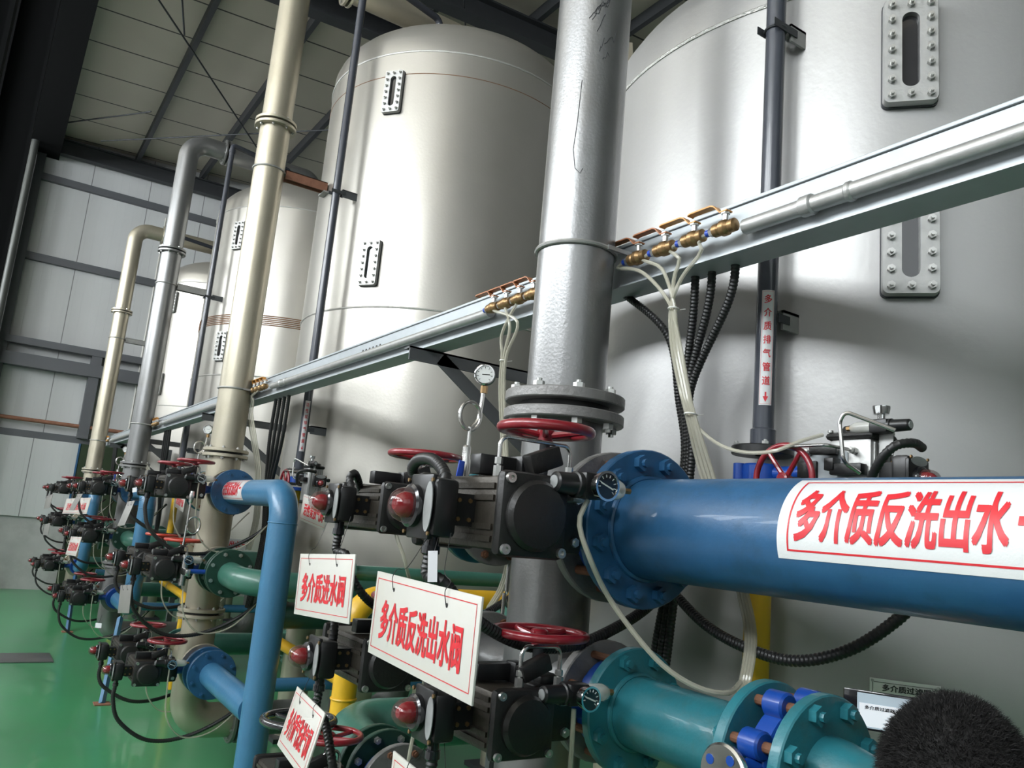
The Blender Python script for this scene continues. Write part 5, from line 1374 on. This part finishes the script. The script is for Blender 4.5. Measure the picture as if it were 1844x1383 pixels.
# ================================================================== PERSON WITH PHONE
def person():
    hc = V((1.20, 0.645, 1.350))
    f = V((0.83, 0.56, 0)).normalized(); r = V((f.y, -f.x, 0)); up = V((0, 0, 1))
    t = thing('person', 'person seen from behind, only short black hair in view, photographing the nameplate', 'person', (hc.x - f.x * 0.36, hc.y - f.y * 0.36, 0))
    pel = hc - f * 0.34; pel.z = 0.84
    verts, edges, rad = [], [], []
    def add(p, ra, parent=None):
        verts.append(V(p)); rad.append(ra)
        if parent is not None: edges.append((parent, len(verts) - 1))
        return len(verts) - 1
    root = add(pel, 0.135)
    sp1 = add(pel + f * 0.05 + up * 0.12, 0.125, root)
    sp2 = add(pel + f * 0.13 + up * 0.25, 0.130, sp1)
    ch = add(pel + f * 0.20 + up * 0.33, 0.125, sp2)
    nk = add(hc - f * 0.07 - up * 0.125, 0.060, ch)
    nk2 = add(hc - f * 0.03 - up * 0.075, 0.056, nk)
    hd0 = add(hc + f * 0.005 - up * 0.03, 0.078, nk2)
    hd1 = add(hc + up * 0.025, 0.088, hd0)
    hd2 = add(hc - f * 0.005 + up * 0.065, 0.070, hd1)
    add(hc + f * 0.065 - up * 0.065, 0.038, hd0)                       # chin
    add(hc + f * 0.108 - up * 0.018, 0.012, hd0)                       # nose
    H0 = V((1.575, 0.845, 1.365))
    shR = add(verts[ch] + r * 0.165 + up * 0.03, 0.066, ch)
    elR = add(V((1.40, 0.56, 1.30)), 0.044, shR)
    wrR = add(H0, 0.029, elR)
    fa = (H0 - verts[elR]).normalized()
    pmR = add(H0 + fa * 0.055 - up * 0.01, 0.033, wrR)
    shL = add(verts[ch] - r * 0.165 + up * 0.02, 0.066, ch)
    elL = add(verts[shL] - r * 0.05 - up * 0.27 + f * 0.02, 0.044, shL)
    wrL = add(verts[elL] - up * 0.23 + f * 0.10, 0.029, elL)
    pmL = add(verts[wrL] - up * 0.07 + f * 0.03, 0.033, wrL)
    for s_, base, d in ((1, pmR, fa), (-1, pmL, (V((0, 0, -1)) + f * 0.25).normalized())):
        side = r if s_ > 0 else f
        side = (side - d * side.dot(d)).normalized()
        curl = -up if s_ > 0 else -r * -1.0
        for q in range(4):
            o = side * (-0.026 + 0.0175 * q); L = (0.030, 0.034, 0.031, 0.024)[q]
            a = add(verts[base] + d * 0.040 + o, 0.0105, base)
            b = add(verts[a] + d * L * 0.9 + curl * 0.006, 0.0088, a)
            c = add(verts[b] + d * L * 0.6 + curl * L * 0.55, 0.0080, b)
            add(verts[c] + d * L * 0.15 + curl * L * 0.65, 0.0070, c)
        a = add(verts[base] - side * 0.034 + d * 0.004 + curl * 0.012, 0.0120, base)
        b = add(verts[a] - side * 0.012 + d * 0.028 + curl * 0.010, 0.0100, a)
        add(verts[b] + d * 0.026 + side * 0.006, 0.0085, b)
    for s_ in (1, -1):
        hp = add(pel + r * 0.095 * s_ - up * 0.05, 0.098, root)
        kn = add(pel + r * 0.11 * s_ + f * 0.06 - up * 0.41, 0.062, hp)
        an = add(pel + r * 0.12 * s_ + f * (0.02 + 0.05 * s_) - up * 0.755, 0.044, kn)
        he = add(V((verts[an].x, verts[an].y, 0.05)), 0.045, an)
        add(V((verts[an].x, verts[an].y, 0.040)) + f * 0.15, 0.036, he)
    me = bpy.data.meshes.new('body'); me.from_pydata(verts, edges, [])
    o = bpy.data.objects.new('body', me); COL.objects.link(o)
    md = o.modifiers.new('skin', 'SKIN')
    for i, ra in enumerate(rad):
        me.skin_vertices[0].data[i].radius = (ra, ra)
    me.skin_vertices[0].data[0].use_root = True
    sb = o.modifiers.new('sub', 'SUBSURF'); sb.levels = 2; sb.render_levels = 2
    dg = bpy.context.evaluated_depsgraph_get()
    m2 = bpy.data.meshes.new_from_object(o.evaluated_get(dg))
    bpy.data.objects.remove(o)
    src = bmesh.new(); src.from_mesh(m2)
    def shell(name, m, test, off):
        b = src.copy(); b.normal_update()
        kill = [x for x in b.faces if not test(x.calc_center_median())]
        bmesh.ops.delete(b, geom=kill, context='FACES')
        for v in b.verts: v.co += v.normal * off
        me_ = bpy.data.meshes.new(name)
        for x in b.faces: x.smooth = True
        b.to_mesh(me_); b.free()
        return part(name, me_, m, t)
    for p in m2.polygons: p.use_smooth = True
    elw = verts[wrR]; elw2 = verts[wrL]
    def is_hand(c): return (c - verts[pmR]).length < 0.085 or (c - verts[pmL]).length < 0.10 or (c - elw).dot(fa) > 0.0 and (c - elw).length < 0.16
    shirt = shell('shirt', 'shirt', lambda c: 0.80 < c.z < 1.6 and (c - hc).length > 0.165 and not is_hand(c), 0.008)
    shell('trousers', 'trousers', lambda c: 0.10 < c.z < 0.86 and not is_hand(c) and (c - verts[wrL]).length > 0.1 and (c - verts[elL]).length > 0.12, 0.007)
    shell('shoe', 'shoe', lambda c: c.z < 0.12, 0.006)
    part('body', m2, 'skin', t)
    # hair: a scalp shell covered with short strands
    rg = random.Random(11)
    mb = MB(); bm = mb.bm
    A, B, Cc = 0.094, 0.106, 0.118
    def sph(th, ph):
        d = r * (math.cos(ph) * math.cos(th)) * A + f * (math.cos(ph) * math.sin(th)) * B + up * math.sin(ph) * Cc
        return hc - f * 0.004 + up * 0.01 + d
    rings_ = []
    for j in range(13):
        ph = -0.55 + (PI / 2 + 0.52) * j / 12
        rings_.append([sph(2 * PI * i / 32, max(ph, 0.15) if math.sin(2 * PI * i / 32) > 0.55 else ph) for i in range(32)])
    mb.rings(rings_, True, False, True)
    for k in range(26000):
        th = rg.uniform(0, 2 * PI); ph = math.asin(rg.uniform(-0.5, 1.0))
        if math.sin(th) > 0.55 and ph < 0.3: continue
        p = sph(th, ph); n_ = (p - hc).normalized()
        d = (n_ + V((rg.uniform(-1, 1), rg.uniform(-1, 1), rg.uniform(-1, 0.6))) * 0.55).normalized()
        s2 = d.cross(V((rg.uniform(-1, 1), rg.uniform(-1, 1), rg.uniform(-1, 1)))).normalized() * 0.0005
        L = rg.uniform(0.007, 0.017)
        m_ = p + d * L * 0.5 + n_ * 0.001; e = p + d * L + V((0, 0, -0.003)) + n_ * 0.001
        a = [bm.verts.new(q) for q in (p - s2, p + s2, m_ + s2 * 0.8, m_ - s2 * 0.8, e)]
        bm.faces.new(a[:4]); bm.faces.new((a[3], a[2], a[4]))
    part('hair', mb, 'hair', t, 'short black hair', False)
    for s_ in (1, -1):
        part('ear', MB().lathe(hc + r * 0.088 * s_ + f * 0.01 - up * 0.015, r * s_ + f * -0.3, [(-0.01, 0.02), (0.004, 0.026), (0.010, 0.026), (0.012, 0.018), (0.006, 0.01)], 16), 'skin', t)
        e = part('eye', MB().lathe(hc + f * 0.078 + r * 0.032 * s_ + up * 0.008, f, [(0, 0.013), (0.006, 0.011), (0.011, 0.005), (0.012, 0.001)], 12), 'white_dial', t)
        part('iris', MB().cyl(hc + f * 0.088 + r * 0.032 * s_ + up * 0.008, hc + f * 0.0905 + r * 0.032 * s_ + up * 0.008, 0.005, 12), 'letter_black', e)
    part('mouth', MB().box(hc + f * 0.098 - up * 0.058, (0.008, 0.045, 0.008), Matrix((f, -r, up)).transposed(), 0.003), 'dull_red_paint', t)
    return hc, f, r
hc, pf, pr = person()
# phone held up towards the nameplate
def phone():
    a = AX(1519, 1237, 1.545); b2 = AX(1519, 1237, 1.545)
    u = V((0.54, -0.842, 0)).normalized(); up = V((0, 0, 1)); n_ = V((-0.842, -0.54, 0)).normalized()
    W_, H_, D = 0.158, 0.076, 0.008
    c = a + u * W_ / 2 - up * H_ / 2
    t = thing('phone', 'black phone held sideways, its lit screen showing the nameplate', 'phone', c - up * H_ / 2)
    rot = Matrix((u, up, n_)).transposed()
    part('case', MB().box(c, (W_, H_, D), rot, 0.003), 'black_gloss', t)
    fm = lambda lift: (lambda x, y: a + u * x - up * (H_ - y) + n_ * (D / 2 + lift))
    sc = part('screen', sheet_mesh(fm(0.0004), [(0.026, W_ - 0.012, 0.005, H_ - 0.005)], 1, 1), 'screen_glow', t, 'lit screen')
    part('screen_picture', sheet_mesh(fm(0.0008), [(0.030, W_ - 0.012, 0.008, 0.052)], 1, 1), 'screen_plate', sc, 'pale plate shown on the screen')
    part('lettering', letter_mesh('多介质过滤器', fm(0.0012), (0.040, 0.095, 0.041, 0.048)), 'letter_black', sc)
    part('button', MB().cyl(fm(0.0)(0.014, H_ / 2), fm(0.0006)(0.014, H_ / 2), 0.005, 16), 'gauge_black', t)
phone()
